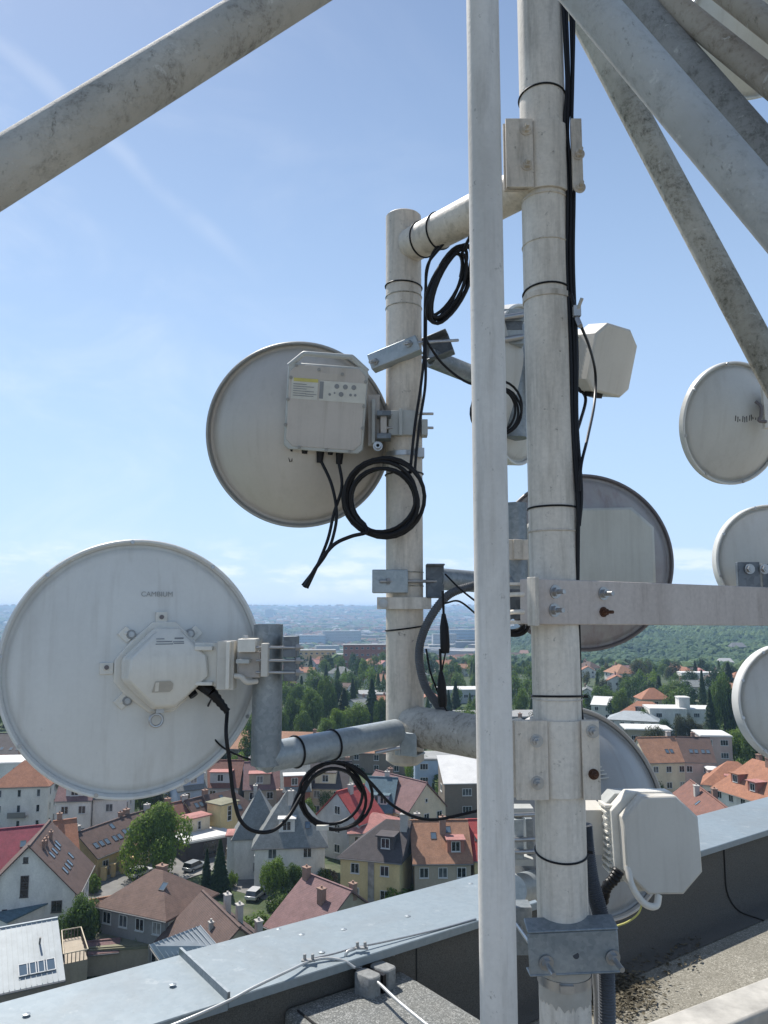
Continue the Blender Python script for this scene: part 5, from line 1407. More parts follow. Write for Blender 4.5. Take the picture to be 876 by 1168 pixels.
# right hand side
h = House('long apartment house with rust tiled roof right of the low dish', (727, 842), (770, 841), 11.5, 7, 11, 'gable', 'tan', 'cream', over=.3, win='w', floors=2, sides='F'); h.chimney(.7, 0.6, 1.0, 1.5, True); h.skylight(-1, .3, .4, 2); print('H22', h.L)
h = House('pinkish apartment house with brown roof joined to the rust roofed one', (770, 841), (808, 842), 11.5, 7, 11, 'gable', 'brown', 'pink', over=.3, win='w', floors=2, sides='F'); h.skylight(-1, -.1, .4, 2); h.skylight(-1, .6, .4, 2); h.chimney(.1, .5, .8, 1.2); h.bay(h.L * .2, h.L * .5, 4, 6, 'pink', 'white', nm='annex', wins=('b', 'b'))
h = House('white topped stair block ending the row of apartment houses', None, None, 9.6, 9.4, 9, 'flat', 'white', 'pink', at=G(821, 884) + V((0, 4, 0)), L=7.5, yaw=rad(-8), over=.2, win='b', floors=3, nwin=2)
h = House('near house with deep red roof and orange far slope just over the coping', (788, 891), (834, 926), 9.6, 4.5, 13.5, 'gable', 'redbrown', 'white', over=.5, win=None); print('H23', h.L); h.chimney(-.3, -1.2, 1.0, 1.5, True); h.chimney(-.1, 1.2, 1.0, 1.5); h.skylight(-1, .3, .4); h.skylight(-1, .0, .7)
h = House('orange roofed wing with a pink lean-to behind the deep red roof', None, None, 8.6, 4.5, 10, 'hip', 'orange', 'white', at=G(846, 930) + V((3, 10, 0)), L=12, yaw=rad(-25), over=.4, win='w', floors=1); h.dormer(-1, 0, 3, 1.4, .1, 'pink', 'white')
h = House('large orange roofed house with two dormers at the picture edge', (858, 866), (930, 884), 11.2, 5.4, 13, 'hip', 'orange', 'white', over=.5, win='w', floors=2, hip=(.6, 0)); print('H24', h.L)
h.dormer(-1, -.55, 2.4, 1.8, .25, 'orange', 'redbrick'); h.dormer(-1, .0, 2.6, 2.0, .15, 'pink', 'redbrick'); h.chimney(-.5, .8, 1, 1.5); h.chimney(-.1, -.6, .9, 1.4)
h = House('white functionalist villa with stacked flat roofs', None, None, 8.2, 8, 11, 'flat', 'white', 'white', at=G(766, 838) + V((0, 6, 0)), L=12, yaw=rad(-6), over=.05, win='b', floors=2, nwin=2)
h = House('lower right wing of the white functionalist villa', None, None, 7.8, 7.6, 11, 'flat', 'white', 'white', at=G(801, 838) + V((0, 8, 0)), L=15, yaw=rad(-6), over=.05, win='b', floors=2, nwin=3)
h.bay(-5.5, -2, -5, 11.5, 'white', 'white', nm='rooftop_tower', wins=('w',))
h = House('orange pyramid roofed villa above the treetops', (741, 785), (746, 785), 11, 7.5, 9, 'hip', 'orange', 'cream', over=.4, win='w', floors=2)
h = House('house with orange roof and dark dormer in front of the pyramid roofed villa', (727, 800), (744, 801), 9, 5.5, 10, 'hip', 'orange', 'white', over=.4, win='w'); h.dormer(-1, -.1, 3, 1.6, .1, 'dark', 'dark')
h = House('pale blue walled cottage with light metal roof left of the functionalist villa', (712, 811), (733, 812), 7.5, 5.2, 10, 'hip', 'metal', 'white', over=.3, win='w')
h = House('white house with wide plate like roof and roof vent above the low dish', None, None, 5.5, 5.2, 9, 'flat', 'white', 'tan', at=G(737, 850), L=12, yaw=rad(-8), over=.9, win='b', floors=1, nwin=3)
h = House('white angular bungalow seen between mast and low dish', (676, 796), (700, 797), 7.5, 5.4, 10, 'shed', 'white', 'white', over=.3, win='w', sides='F')
h = House('white walled house with narrow terrace beyond the functionalist villa', None, None, 7, 6.8, 9, 'flat', 'white', 'white', at=G(797, 782), L=20, yaw=rad(-5), over=.1, win='b', floors=2, nwin=4, sides='F')
h = House('flat grey roofed hall seen between the slim pipe and the mast', None, None, 7, 6.6, 16, 'flat', 'flatgrey', 'dark', at=G(590, 838), L=46, yaw=rad(2), over=.4, win=None)
h = House('low pale roofed hall right of the corrugated conduit', None, None, 6, 5.6, 14, 'flat', 'white', 'palegrey', at=G(540, 800), L=36, yaw=rad(4), over=.3, win='b', floors=1, sides='F')
occupied = [(o.matrix_world.translation.x, o.matrix_world.translation.y, 9) for o in col.objects if o.get('category') in ('house', 'garage')]

# ---------------------------------------------------------------- road, pavements
def strip(name, pts, w_, mt, z, kind='structure'):
    vs = []; fs = []
    for i, p in enumerate(pts):
        a_ = pts[max(i - 1, 0)]; b_ = pts[min(i + 1, len(pts) - 1)]; d = (b_ - a_); d.z = 0; d.normalize(); nn2 = V((-d.y, d.x, 0))
        vs += [(p.x + nn2.x * w_ / 2, p.y + nn2.y * w_ / 2, z), (p.x - nn2.x * w_ / 2, p.y - nn2.y * w_ / 2, z)]
    fs = [(2 * i, 2 * i + 1, 2 * i + 3, 2 * i + 2) for i in range(len(pts) - 1)]
    m = MB(); m.v = vs; m.f = fs; return tag(m.build(name, mt, smooth=False), kind=kind)
ASP = plain('asphalt', (.17, .165, .155), .9, 0, .25, .5); PAV = plain('pavement_slabs', (.26, .25, .23), .9, 0, .2, 1.0)
rp = [G(u, v) for u, v in ((40, 1052), (88, 1034), (130, 1015), (175, 996), (215, 983), (250, 972), (300, 960))]
rps = spline(rp, 6)
strip('road', rps, 9.5, ASP, .03); 
for s_ in (-1, 1):
    off = []
    for i, p in enumerate(rps):
        a_ = rps[max(i - 1, 0)]; b_ = rps[min(i + 1, len(rps) - 1)]; d = (b_ - a_).normalized(); off.append(p + V((-d.y, d.x, 0)) * s_ * 5.8)
    strip('pavement', off, 1.9, PAV, .14)
rp2 = [G(u, v) for u, v in ((262, 1002), (300, 1012), (345, 1026), (400, 1040))]
strip('road', spline(rp2, 5), 7, ASP, .034)
rp3 = [G(u, v) for u, v in ((486, 902), (520, 905), (560, 906), (620, 905))]
strip('road', spline(rp3, 4), 8, PAV, .03)
wl_t = thing('garden_wall', 'yellow garden wall with square piers and dark railings along the street', 'wall', G(120, 1003))
gpts = [G(u, v) for u, v in ((118, 1004), (128, 1000), (150, 992), (162, 986))]
for p in gpts + [G(139, 996)]:
    m = MB(); m.box((p.x, p.y, .95), (.8, .7, 1.9)); m.box((p.x, p.y, 1.96), (.95, .85, .12)); m.build('pier', WL['ochre'], wl_t, smooth=False)
for a_, b_ in zip(gpts[:-1], gpts[1:]):
    m = MB(); d = b_ - a_; ln = d.length
    for k in range(int(ln / .35)): p = a_ + d * (k + .5) / int(ln / .35); m.box((p.x, p.y, 1.0), (.05, .05, 1.4))
    m.cyl(a_ + V((0, 0, 1.7)), b_ + V((0, 0, 1.7)), .04, n=6); m.build('railing', GUT, wl_t, smooth=False)
    m = MB(); m.add([a_ + V((0, 0, 0)), b_, b_ + V((0, 0, .5)), a_ + V((0, 0, .5)), a_ + V((.2, .2, 0)), b_ + V((.2, .2, 0)), b_ + V((.2, .2, .5)), a_ + V((.2, .2, .5))], [(0, 1, 2, 3), (5, 4, 7, 6), (3, 2, 6, 7)]); m.build('low_wall', WL['grey'], wl_t, smooth=False)
ft = thing('wire_fence', 'thin mesh fence with posts along the near side of the street', 'fence', G(92, 1042))
fps = [G(u, v) for u, v in ((86, 1032), (95, 1036), (108, 1040), (120, 1043), (128, 1040))]
for p in fps:
    m = MB(); m.cyl(p, p + V((0, 0, 1.7)), .06, n=6); m.build('post', GUT, ft)
m = MB()
for a_, b_ in zip(fps[:-1], fps[1:]):
    for z in (.3, .8, 1.3, 1.65): m.cyl(a_ + V((0, 0, z)), b_ + V((0, 0, z)), .02, n=4)
m.build('mesh_wires', GUT, ft)

# ---------------------------------------------------------------- cars
CARC = {'white': (.6, .6, .6), 'red': (.4, .02, .02), 'silver': (.35, .37, .38), 'dark': (.03, .035, .045), 'blue': (.05, .10, .25)}
_cp = {}
def car(label, u, v, yaw, c='white'):
    p = G(u, v); t = thing('parked_car', label, 'car', T(p.x, p.y, .05) @ Matrix.Rotation(yaw, 4, 'Z'))
    if c not in _cp: _cp[c] = plain('car_paint_' + c, CARC[c], .25, .2, .03)
    m = MB(); m.add([(x, y * (.86 if 0 else 1), z) for x, y, z in [(-2.1, -.85, .3), (2.1, -.85, .3), (2.1, .85, .3), (-2.1, .85, .3), (-2.15, -.88, .8), (2.1, -.85, .72), (2.1, .85, .72), (-2.15, .88, .8)]],
                    [(3, 2, 1, 0), (4, 5, 6, 7), (0, 1, 5, 4), (1, 2, 6, 5), (2, 3, 7, 6), (3, 0, 4, 7)])
    m.add([(-1.75, -.72, 1.42), (.35, -.70, 1.42), (.35, .70, 1.42), (-1.75, .72, 1.42), (-2.0, -.82, .8), (1.05, -.82, .8), (1.05, .82, .8), (-2.0, .82, .8), (-1.72, -.70, 1.36)], [(0, 1, 2, 3)])
    m.build('body', _cp[c], t, world=False, bevel=.08)
    m = MB(); m.add([(-1.74, -.71, 1.41), (.34, -.69, 1.41), (.34, .69, 1.41), (-1.74, .71, 1.41), (-2.0, -.8, .8), (1.05, -.8, .8), (1.05, .8, .8), (-2.0, .8, .8)], [(4, 5, 1, 0), (5, 6, 2, 1), (6, 7, 3, 2), (7, 4, 0, 3)])
    m.build('windows', GL, t, world=False, smooth=False)
    for x in (-1.35, 1.3):
        for y in (-.86, .86):
            m = MB(); m.cyl((x, y - .08, .3), (x, y + .08, .3), .31, n=16); w_ = m.build('wheel', M['rubber'], t, world=False)
            m = MB(); m.cyl((x, y - .09, .3), (x, y + .09, .3), .17, n=10); m.build('rim', M['bolt'], w_, world=False)
    return t
ry = math.atan2((rp[3] - rp[2]).y, (rp[3] - rp[2]).x)
car('white car parked under the big round tree at the street edge', 160, 999, ry)
car('silver car at the street side beyond the grey house', 222, 992, ry, 'silver')
car('white car half hidden by the chimneys near the pale villa', 292, 1024, ry + .2)
car('red car in the yard before the white blocks', 82, 936, .2, 'red'); car('blue grey car beside the red one', 94, 938, .2, 'silver'); car('white car left of the red one', 70, 933, .2)

# ---------------------------------------------------------------- trees
def leafm(name, c1, c2):
    def f(h):
        g = h.node('ShaderNodeNewGeometry')
        r = h.ramp(g.outputs['Random Per Island'], [(0.0, c1), (.6, tuple((a + b) / 2 for a, b in zip(c1, c2))), (1.0, c2)])
        oi = h.node('ShaderNodeObjectInfo')
        v = h.ramp(oi.outputs['Random'], [(0, (.75, .8, .8)), (1, (1.2, 1.15, 1.0))])
        h.base(h.mix(1.0, r, v, 'MULTIPLY')); h.b.inputs['Roughness'].default_value = .6
        t = h.node('ShaderNodeBsdfTranslucent'); h.link(h.b.inputs['Base Color'].links[0].from_socket, t.inputs['Color'])
        mx_ = h.node('ShaderNodeMixShader'); mx_.inputs[0].default_value = .5
        h.link(h.b.outputs[0], mx_.inputs[1]); h.link(t.outputs[0], mx_.inputs[2]); h.link(mx_.outputs[0], h.nt.nodes['Material Output'].inputs[0])
    return mat(name, f)
LF = {'bright': leafm('leaves_bright', (.085, .15, .018), (.20, .30, .04)), 'mid': leafm('leaves_mid', (.065, .12, .02), (.15, .23, .045)), 'dark': leafm('leaves_dark', (.026, .06, .02), (.06, .115, .035)),
      'olive': leafm('leaves_olive', (.05, .06, .025), (.12, .13, .055)), 'bloom': leafm('leaves_bloom', (.10, .09, .07), (.30, .27, .24))}
BARK = plain('bark', (.10, .075, .055), .9, 0, .3, 3)
def crown_mesh(kind, seed, n=2400, leaf=.42):
    rnd = random.Random(seed); vs = []; fs = []
    lobes = []
    if kind == 'round':
        for i in range(16):
            a = rnd.uniform(0, 6.28); r = rnd.uniform(.15, .62); z = rnd.uniform(.30, .85)
            k = math.sin(min(1, (z - .15) / .7) * math.pi) ** .5
            lobes.append((V((r * k * math.cos(a), r * k * math.sin(a), z)), rnd.uniform(.20, .34)))
    elif kind == 'tall':
        for i in range(16):
            a = rnd.uniform(0, 6.28); z = .15 + .75 * i / 15; r = .26 * math.sin(min(1, z * 1.05) * math.pi) ** .5 * rnd.uniform(.3, 1)
            lobes.append((V((r * math.cos(a), r * math.sin(a), z)), rnd.uniform(.13, .20)))
    elif kind == 'bush':
        for i in range(10):
            a = rnd.uniform(0, 6.28); r = rnd.uniform(.1, .7); lobes.append((V((r * math.cos(a), r * math.sin(a), rnd.uniform(.2, .6))), rnd.uniform(.28, .42)))
    def leafq(p, nrm, s):
        t1 = nrm.orthogonal().normalized(); t2 = nrm.cross(t1)
        a = rnd.uniform(0, 6.28); u_ = t1 * math.cos(a) + t2 * math.sin(a); w_ = nrm.cross(u_)
        k = len(vs); vs.extend([tuple(p - u_ * s), tuple(p - w_ * s * .6 + nrm * s * .15), tuple(p + u_ * s), tuple(p + w_ * s * .6 + nrm * s * .15)]); fs.append((k, k + 1, k + 2, k + 3))
    if kind == 'conifer':
        for i in range(n):
            z = rnd.random() ** 1.4; tier = (z * 11) % 1; r = (1 - z) * .27 * (1.0 - .35 * tier) * rnd.uniform(.5, 1.05) + .01
            a = rnd.uniform(0, 6.28); p = V((r * math.cos(a), r * math.sin(a), .06 + z * .94))
            leafq(p, V((math.cos(a) * .6 + rnd.uniform(-.4, .4), math.sin(a) * .6 + rnd.uniform(-.4, .4), .7)).normalized(), leaf * .055)
    else:
        tot = sum(r * r for _, r in lobes)
        for c, r in lobes:
            for _ in range(int(n * r * r / tot)):
                d = V((rnd.gauss(0, 1), rnd.gauss(0, 1), rnd.gauss(0, 1) * .85 + .25)).normalized()
                q_ = c + d * r * rnd.uniform(.72, 1.06) * (1 + .18 * noise.noise(d * 3 + c * 9))
                leafq(q_, (d + V((rnd.uniform(-.7, .7), rnd.uniform(-.7, .7), rnd.uniform(-.3, .9)))).normalized(), leaf * .075 * rnd.uniform(.7, 1.3))
    me = bpy.data.meshes.new('crown_' + kind); me.from_pydata(vs, [], fs); return me
def trunk_mesh(kind):
    m = MB()
    m.tube([(0, 0, -.02), (.006, .004, .25), (-.004, .0, .55), (0, .004, .8)], [.035, .026, .018, .006], 8)
    rnd = random.Random(4)
    for i in range(7):
        a = i * 2.4; z = .22 + .07 * i; r = .32 if kind == 'round' else .12
        if kind == 'conifer': r = .1
        m.tube([(0, 0, z), (r * .5 * math.cos(a), r * .5 * math.sin(a), z + .10), (r * math.cos(a), r * math.sin(a), z + .2)], [.013, .008, .003], 5)
    me = bpy.data.meshes.new('trunk'); me.from_pydata(m.v, [], m.f); me.materials.append(BARK); return me
CR = {'round': [crown_mesh('round', s_, 5200, .46) for s_ in (1, 2, 3)], 'tall': [crown_mesh('tall', s_, 2600) for s_ in (4, 5)], 'conifer': [crown_mesh('conifer', 6, 5200, .6)], 'bush': [crown_mesh('bush', s_, 1500, 1.0) for s_ in (8, 9)]}
CRL = {'round': [crown_mesh('round', s_, 1300, .62) for s_ in (11, 12)], 'tall': [crown_mesh('tall', 13, 1000, .62)], 'conifer': [crown_mesh('conifer', 14, 1300, .85)], 'bush': CR['bush']}
BIGC = crown_mesh('round', 21, 14000, .34)
TK = {k: trunk_mesh(k) for k in ('round', 'tall', 'conifer')}; TK['bush'] = TK['tall']
_lm = {}
rt = random.Random(9)
def tree(label, p, hgt, wid, kind='round', leaf='mid', group=None, low=False, name=None, me=None):
    src = me or rt.choice((CRL if low else CR)[kind])
    key = (src.name, leaf)
    if key not in _lm:
        c = src.copy(); c.materials.append(LF[leaf]); _lm[key] = c
    t = thing(name or {'round': 'tree', 'tall': 'tree', 'conifer': 'conifer_tree', 'bush': 'bush'}[kind], label, {'bush': 'bush'}.get(kind, 'tree'), T(p[0], p[1], p[2]), group)
    full = {'round': .70, 'tall': .34, 'conifer': .22, 'bush': .9}[kind]
    c = bpy.data.objects.new('crown', _lm[key]); col.objects.link(c); c.parent = t
    ws = wid / 2 / full; c.scale = (ws, ws * rt.uniform(.9, 1.1), hgt); c.rotation_euler = (0, 0, rt.uniform(0, 6.28))
    if kind == 'bush':
        k = bpy.data.objects.new('stem', TK[kind])
    else: k = bpy.data.objects.new('trunk', TK[kind])
    if not k.data.materials: k.data.materials.append(BARK)
    col.objects.link(k); k.parent = t; k.scale = (hgt * .6 if kind != 'round' else max(hgt * .6, wid * .6), hgt * .6 if kind != 'round' else max(hgt * .6, wid * .6), hgt * (.5 if kind == 'bush' else 1))
    return t
def tg(label, u, vtop, vbase, wpx, kind='round', leaf='mid', **k):
    p = G(u, vbase); t_ = (p - V((0, 0, H))).length
    dd = ray(u, vbase); tt = (0 - H) / dd.z
    hgt = (vbase - vtop) * tt / FPX / .97; wid = wpx * tt / FPX
    occupied.append((p.x, p.y, wid / 2))
    return tree(label, p, hgt, wid, kind, leaf, **k)
tg('big bright green round tree shading the street before the brown terrace', 180, 932, 1003, 76, 'round', 'bright', me=BIGC)
tg('green tree mass in the garden beside the bright metal roof', 93, 1030, 1098, 52, 'round', 'mid'); tg('bush at the edge of the garden tree mass', 109, 1031, 1058, 16, 'bush', 'dark')
tg('small yellow green shrub by the street pier wall', 103, 995, 1018, 24, 'bush', 'bright')
tg('tall dark conifer right of the street beside the pale villa', 250, 962, 1020, 22, 'conifer', 'dark'); tg('narrower dark conifer just left of the tall one', 235, 972, 1018, 14, 'conifer', 'dark')
tg('bare pinkish blossoming tree between conifer and pale villa', 265, 962, 995, 20, 'round', 'bloom'); tg('clipped bright ball bush below the blossoming tree', 266, 992, 1012, 14, 'bush', 'bright')
tg('bushy green tree at the foot of the pale villa', 316, 985, 1030, 34, 'round', 'bright'); tg('second green tree close to the pale villa corner', 335, 990, 1028, 26, 'round', 'mid')
tg('young tree beside the sheet canopy', 160, 1068, 1100, 18, 'round', 'bright'); tg('bush under the sheet canopy edge', 170, 1080, 1102, 14, 'bush', 'mid')
tg('low hedge bush behind the white parked car', 292, 1040, 1062, 44, 'bush', 'mid'); tg('bright shrub in front of the yellow house', 452, 1010, 1038, 40, 'bush', 'bright'); tg('bright shrub before the pair house', 475, 1008, 1030, 30, 'bush', 'bright')
tg('hazy brown green tree before the white blocks', 57, 885, 935, 40, 'round', 'olive'); tg('green tree at left edge below the white villa', 10, 922, 945, 30, 'round', 'mid'); tg('green bush row behind the crimson roof', 42, 915, 942, 36, 'bush', 'mid')
tg('green tree under the dish between white blocks and terrace', 160, 898, 932, 34, 'round', 'mid'); tg('broad green tree right of the white blocks', 180, 902, 930, 32, 'round', 'olive'); tg('green tree before the bluish house', 138, 905, 934, 24, 'round', 'mid')
tg('dark small conifer before the rust roofed dormer house', 236, 895, 922, 10, 'conifer', 'dark')
tg('garden tree between the red roofed house and pale villa', 356, 962, 1000, 24, 'round', 'mid'); tg('pale rhododendron bush in the garden by the red roofed house', 378, 990, 1008, 18, 'bush', 'bloom'); tg('hedge beside the pale rhododendron', 366, 988, 1012, 24, 'bush', 'mid')
tg('green tree seen through the cable coil', 372, 900, 930, 26, 'round', 'mid'); tg('green tree left of the red roofed house', 352, 915, 945, 22, 'round', 'mid'); tg('dark conifer near the boxy modern block', 494, 895, 925, 12, 'conifer', 'dark'); tg('second dark conifer near the boxy modern block', 505, 902, 926, 10, 'conifer', 'dark')
tg('tree between plum roof and cross pipe', 482, 866, 895, 22, 'round', 'mid'); tg('leafy tree behind the blue slate house', 470, 868, 890, 18, 'round', 'bright'); tg('hedge along the street behind the plum roof', 505, 882, 900, 30, 'bush', 'mid')
# dark wooded band behind the elbow arm
for i, (u, vt, vb, w_, k, l) in enumerate(((330, 800, 842, 26, 'round', 'mid'), (352, 792, 846, 30, 'round', 'mid'), (372, 778, 838, 30, 'round', 'mid'), (392, 788, 836, 26, 'conifer', 'dark'), (408, 806, 842, 34, 'round', 'bright'), (424, 778, 836, 24, 'conifer', 'dark'),
                                           (434, 800, 842, 20, 'round', 'mid'), (340, 785, 820, 22, 'round', 'mid'), (360, 775, 812, 24, 'tall', 'dark'), (386, 780, 820, 22, 'round', 'dark'), (402, 776, 815, 14, 'conifer', 'dark'), (320, 815, 850, 22, 'round', 'mid'), (443, 786, 830, 18, 'conifer', 'dark'), (345, 815, 850, 24, 'round', 'mid'), (384, 812, 846, 24, 'round', 'bright'))):
    tg('tree in the dense dark clump behind the rust roofed hall', u, vt, vb, w_, k, l, group='trees clumped behind the rust roofed hall')
for i, (u, vt, vb, w_, k, l) in enumerate(((512, 790, 835, 14, 'conifer', 'dark'), (520, 780, 830, 18, 'conifer', 'dark'), (548, 795, 825, 20, 'round', 'mid'), (595, 790, 830, 18, 'round', 'mid'), (588, 770, 800, 16, 'conifer', 'dark'))):
    tg('tree between the short upright and the thick mast', u, vt, vb, w_, k, l, group='trees seen between the upright and the mast')
for u, vt, vb, w_, k, l, lb in ((828, 773, 848, 36, 'round', 'mid', 'tall mid green broadleaf tree beside the functionalist villa'), (812, 790, 852, 18, 'conifer', 'dark', 'dark conifer tight against the functionalist villa'), (845, 790, 850, 30, 'round', 'dark', 'dark tree behind the tall broadleaf one'),
                               (838, 836, 876, 34, 'round', 'bright', 'bright shrubby tree below the tall broadleaf one'), (860, 820, 868, 34, 'round', 'mid', 'tree mostly behind the cut off dish'), (822, 838, 868, 22, 'round', 'olive', 'olive toned tree above the stair block'),
                               (800, 826, 850, 26, 'round', 'olive', 'grey green bush right below the villa wing'), (782, 818, 850, 24, 'round', 'olive', 'grey green tree left of the villa wing'), (760, 824, 848, 16, 'round', 'dark', 'dark round tree before the villa'),
                               (772, 780, 815, 34, 'round', 'mid', 'broad tree right of the pyramid roofed villa'), (752, 772, 800, 14, 'conifer', 'dark', 'slim conifer behind the pyramid roofed villa'), (712, 790, 828, 22, 'round', 'mid', 'tree left of the orange dormer house'), (735, 812, 838, 18, 'round', 'mid', 'tree before the pale blue cottage'),
                               (803, 768, 830, 14, 'conifer', 'dark', 'tall dark spruce over the villa tower'), (832, 758, 800, 22, 'conifer', 'dark', 'dark spruce on the skyline of the gardens'), (845, 862, 892, 24, 'bush', 'mid', 'bush beside the orange roof edge'), (745, 880, 905, 26, 'bush', 'mid', 'shrubs under the rust roofed apartment house'),
                               (862, 790, 840, 26, 'round', 'mid', 'tree rising at the dish edge'), (700, 800, 826, 16, 'round', 'dark', 'dark tree beside the angular bungalow'), (790, 800, 830, 12, 'round', 'dark', 'small dark tree on the villa terrace')):
    tg(lb, u, vt, vb, w_, k, l)

# ---------------------------------------------------------------- middle distance: small houses and trees
rm = random.Random(31)
def free(x, y, r):
    for a, b, c in occupied:
        if (a - x) ** 2 + (b - y) ** 2 < (r + c) ** 2: return False
    return True
protos = {}
def mid_house(label, x, y, z, rc, wc, yaw, sc_, grp):
    key = (rc, wc, rm.randrange(2))
    if key not in protos:
        k = key[2]
        h = House(label, None, None, 9.5 if k else 8.5, 6, 9.5, 'hip' if k else 'gable', rc, wc, at=(x, y, 0), L=11 + 3 * k, yaw=yaw, win='w', floors=2, sides='FLRB', group=grp, nwin=3)
        h.chimney(.4, .6, .8, 1.2)
        h.t.matrix_world = T(x, y, z) @ Matrix.Rotation(yaw, 4, 'Z') @ Matrix.Scale(sc_, 4)
        protos[key] = h.t; return h.t
    src = protos[key]; o = src.copy(); col.objects.link(o); o['label'] = label; o['group'] = grp
    o.matrix_world = T(x, y, z) @ Matrix.Rotation(yaw, 4, 'Z') @ Matrix.Scale(sc_, 4)
    for ch in src.children:
        c = ch.copy(); col.objects.link(c); c.parent = o
        for g_ in ch.children:
            d = g_.copy(); col.objects.link(d); d.parent = c
    return o
cols = [('orange', 'cream'), ('orange', 'white'), ('tan', 'white'), ('redbrown', 'cream'), ('brown', 'white'), ('grey', 'white'), ('pink', 'palegrey'), ('purple', 'cream')]
words_ = {'orange': 'orange', 'tan': 'rust', 'redbrown': 'reddish brown', 'brown': 'dark brown', 'grey': 'grey', 'pink': 'pale pink', 'purple': 'plum'}
wword = {'cream': 'cream', 'white': 'white', 'palegrey': 'pale grey'}
bpy.context.view_layer.update()
n_ = 0
for it in range(5000):
    if n_ >= 150: break
    az_ = rm.uniform(-.52, .50); r_ = 225 + 620 * rm.random() ** .8
    x, y = r_ * math.sin(az_), r_ * math.cos(az_)
    if math.hypot(x, y) < 225 or not free(x, y, 9): continue
    occupied.append((x, y, 9)); rc, wc = rm.choice(cols)
    mid_house('small %s walled house with %s roof among the garden trees farther off' % (wword[wc], words_[rc]), x, y, gz(x, y) - .5, rc, wc, rm.uniform(0, 3.1), rm.uniform(.85, 1.15), 'small houses with %s roofs and %s walls farther off' % (words_[rc], wword[wc]))
    n_ += 1
print('mid houses', n_)
n_ = 0
kinds_ = [('round', 'mid'), ('round', 'dark'), ('round', 'bright'), ('conifer', 'dark'), ('tall', 'mid'), ('round', 'mid'), ('round', 'bright'), ('round', 'olive')]
gl_ = {('round', 'mid'): 'mid green broadleaf tree', ('round', 'dark'): 'dark broadleaf tree', ('round', 'bright'): 'bright green broadleaf tree', ('conifer', 'dark'): 'dark pointed conifer', ('tall', 'mid'): 'slim upright tree', ('round', 'olive'): 'olive toned broadleaf tree'}
for it in range(9000):
    if n_ >= 215: break
    az_ = rm.uniform(-.52, .50); r_ = 150 + 480 * rm.random() ** .85
    x, y = r_ * math.sin(az_), r_ * math.cos(az_)
    if r_ < 215 and x > -20: continue
    if not free(x, y, 2.2): continue
    u_ = x / y * FPX + 438
    occupied.append((x, y, 3)); k, l = rm.choice(kinds_)
    hh = rm.uniform(7, 13) if r_ > 215 else rm.uniform(4, 7)
    tree(gl_[(k, l)] + ' among the houses farther off', (x, y, gz(x, y)), hh, hh * (.75 if k == 'round' else .38), k, l, low=r_ > 260, group=gl_[(k, l)] + 's among the houses farther off'); n_ += 1
print('mid trees', n_)

n_ = 0
for it in range(4000):
    if n_ >= 120: break
    az_ = rm.uniform(-.52, .50); r_ = rm.uniform(100, 260); x, y = r_ * math.sin(az_), r_ * math.cos(az_)
    if not free(x, y, .6) or min((V((x, y, 0)) - q_).length for q_ in rps) < 8: continue
    occupied.append((x, y, 1.6)); l = rm.choice(('mid', 'dark', 'bright', 'mid')); hh = rm.uniform(1.6, 3.6)
    tree({'mid': 'mid green', 'dark': 'dark green', 'bright': 'bright green'}[l] + ' garden bush between the nearer houses', (x, y, 0), hh, hh * rm.uniform(1.1, 1.7), 'bush', l, group={'mid': 'mid green', 'dark': 'dark green', 'bright': 'bright green'}[l] + ' garden bushes between the nearer houses'); n_ += 1
print('bushes', n_)
import numpy as np
def mass(name, n, rmin, rmax, l, hmin, hmax, az0=-.56, az1=.54, p=.85):
    V_, F_ = [], []; k0 = 0; c_ = 0
    src = []
    for me in CRL['round'] + CRL['conifer'] + CRL['round']:
        a_ = np.empty(len(me.vertices) * 3, dtype=np.float32); me.vertices.foreach_get('co', a_); src.append(a_.reshape(-1, 3))
    for it in range(n * 12):
        if c_ >= n: break
        az_ = rm.uniform(az0, az1); r_ = rmin + (rmax - rmin) * rm.random() ** p; x, y = r_ * math.sin(az_), r_ * math.cos(az_)
        if noise.noise(V((x / 70, y / 70, 2))) < -.12 or not free(x, y, 2.0): continue
        i_ = rm.randrange(4); s_ = src[i_]; hh = rm.uniform(hmin, hmax); ws = hh * (.55 if i_ != 2 else .9)
        a = rm.uniform(0, 6.28); ca, sa = math.cos(a), math.sin(a)
        q_ = np.stack([x + (s_[:, 0] * ca - s_[:, 1] * sa) * ws, y + (s_[:, 0] * sa + s_[:, 1] * ca) * ws, gz(x, y) + s_[:, 2] * hh], 1)
        V_.append(q_); k0 += len(s_); c_ += 1
    A = np.concatenate(V_); me = bpy.data.meshes.new(name); nq = len(A) // 4
    me.vertices.add(len(A)); me.vertices.foreach_set('co', A.ravel()); me.loops.add(nq * 4); me.polygons.add(nq)
    me.loops.foreach_set('vertex_index', np.arange(nq * 4, dtype=np.int32)); me.polygons.foreach_set('loop_start', np.arange(0, nq * 4, 4, dtype=np.int32)); me.update(calc_edges=True); me.validate()
    me.materials.append(LF[l]); o = bpy.data.objects.new(name, me); col.objects.link(o); tag(o, kind='stuff'); MW[o.name] = Matrix.Identity(4); print(name, c_)
mass('garden_woodland', 270, 250, 700, 'mid', 6, 12)
mass('dark_woodland', 110, 250, 700, 'dark', 6, 13)
mass('bright_woodland', 170, 250, 700, 'bright', 5, 10)

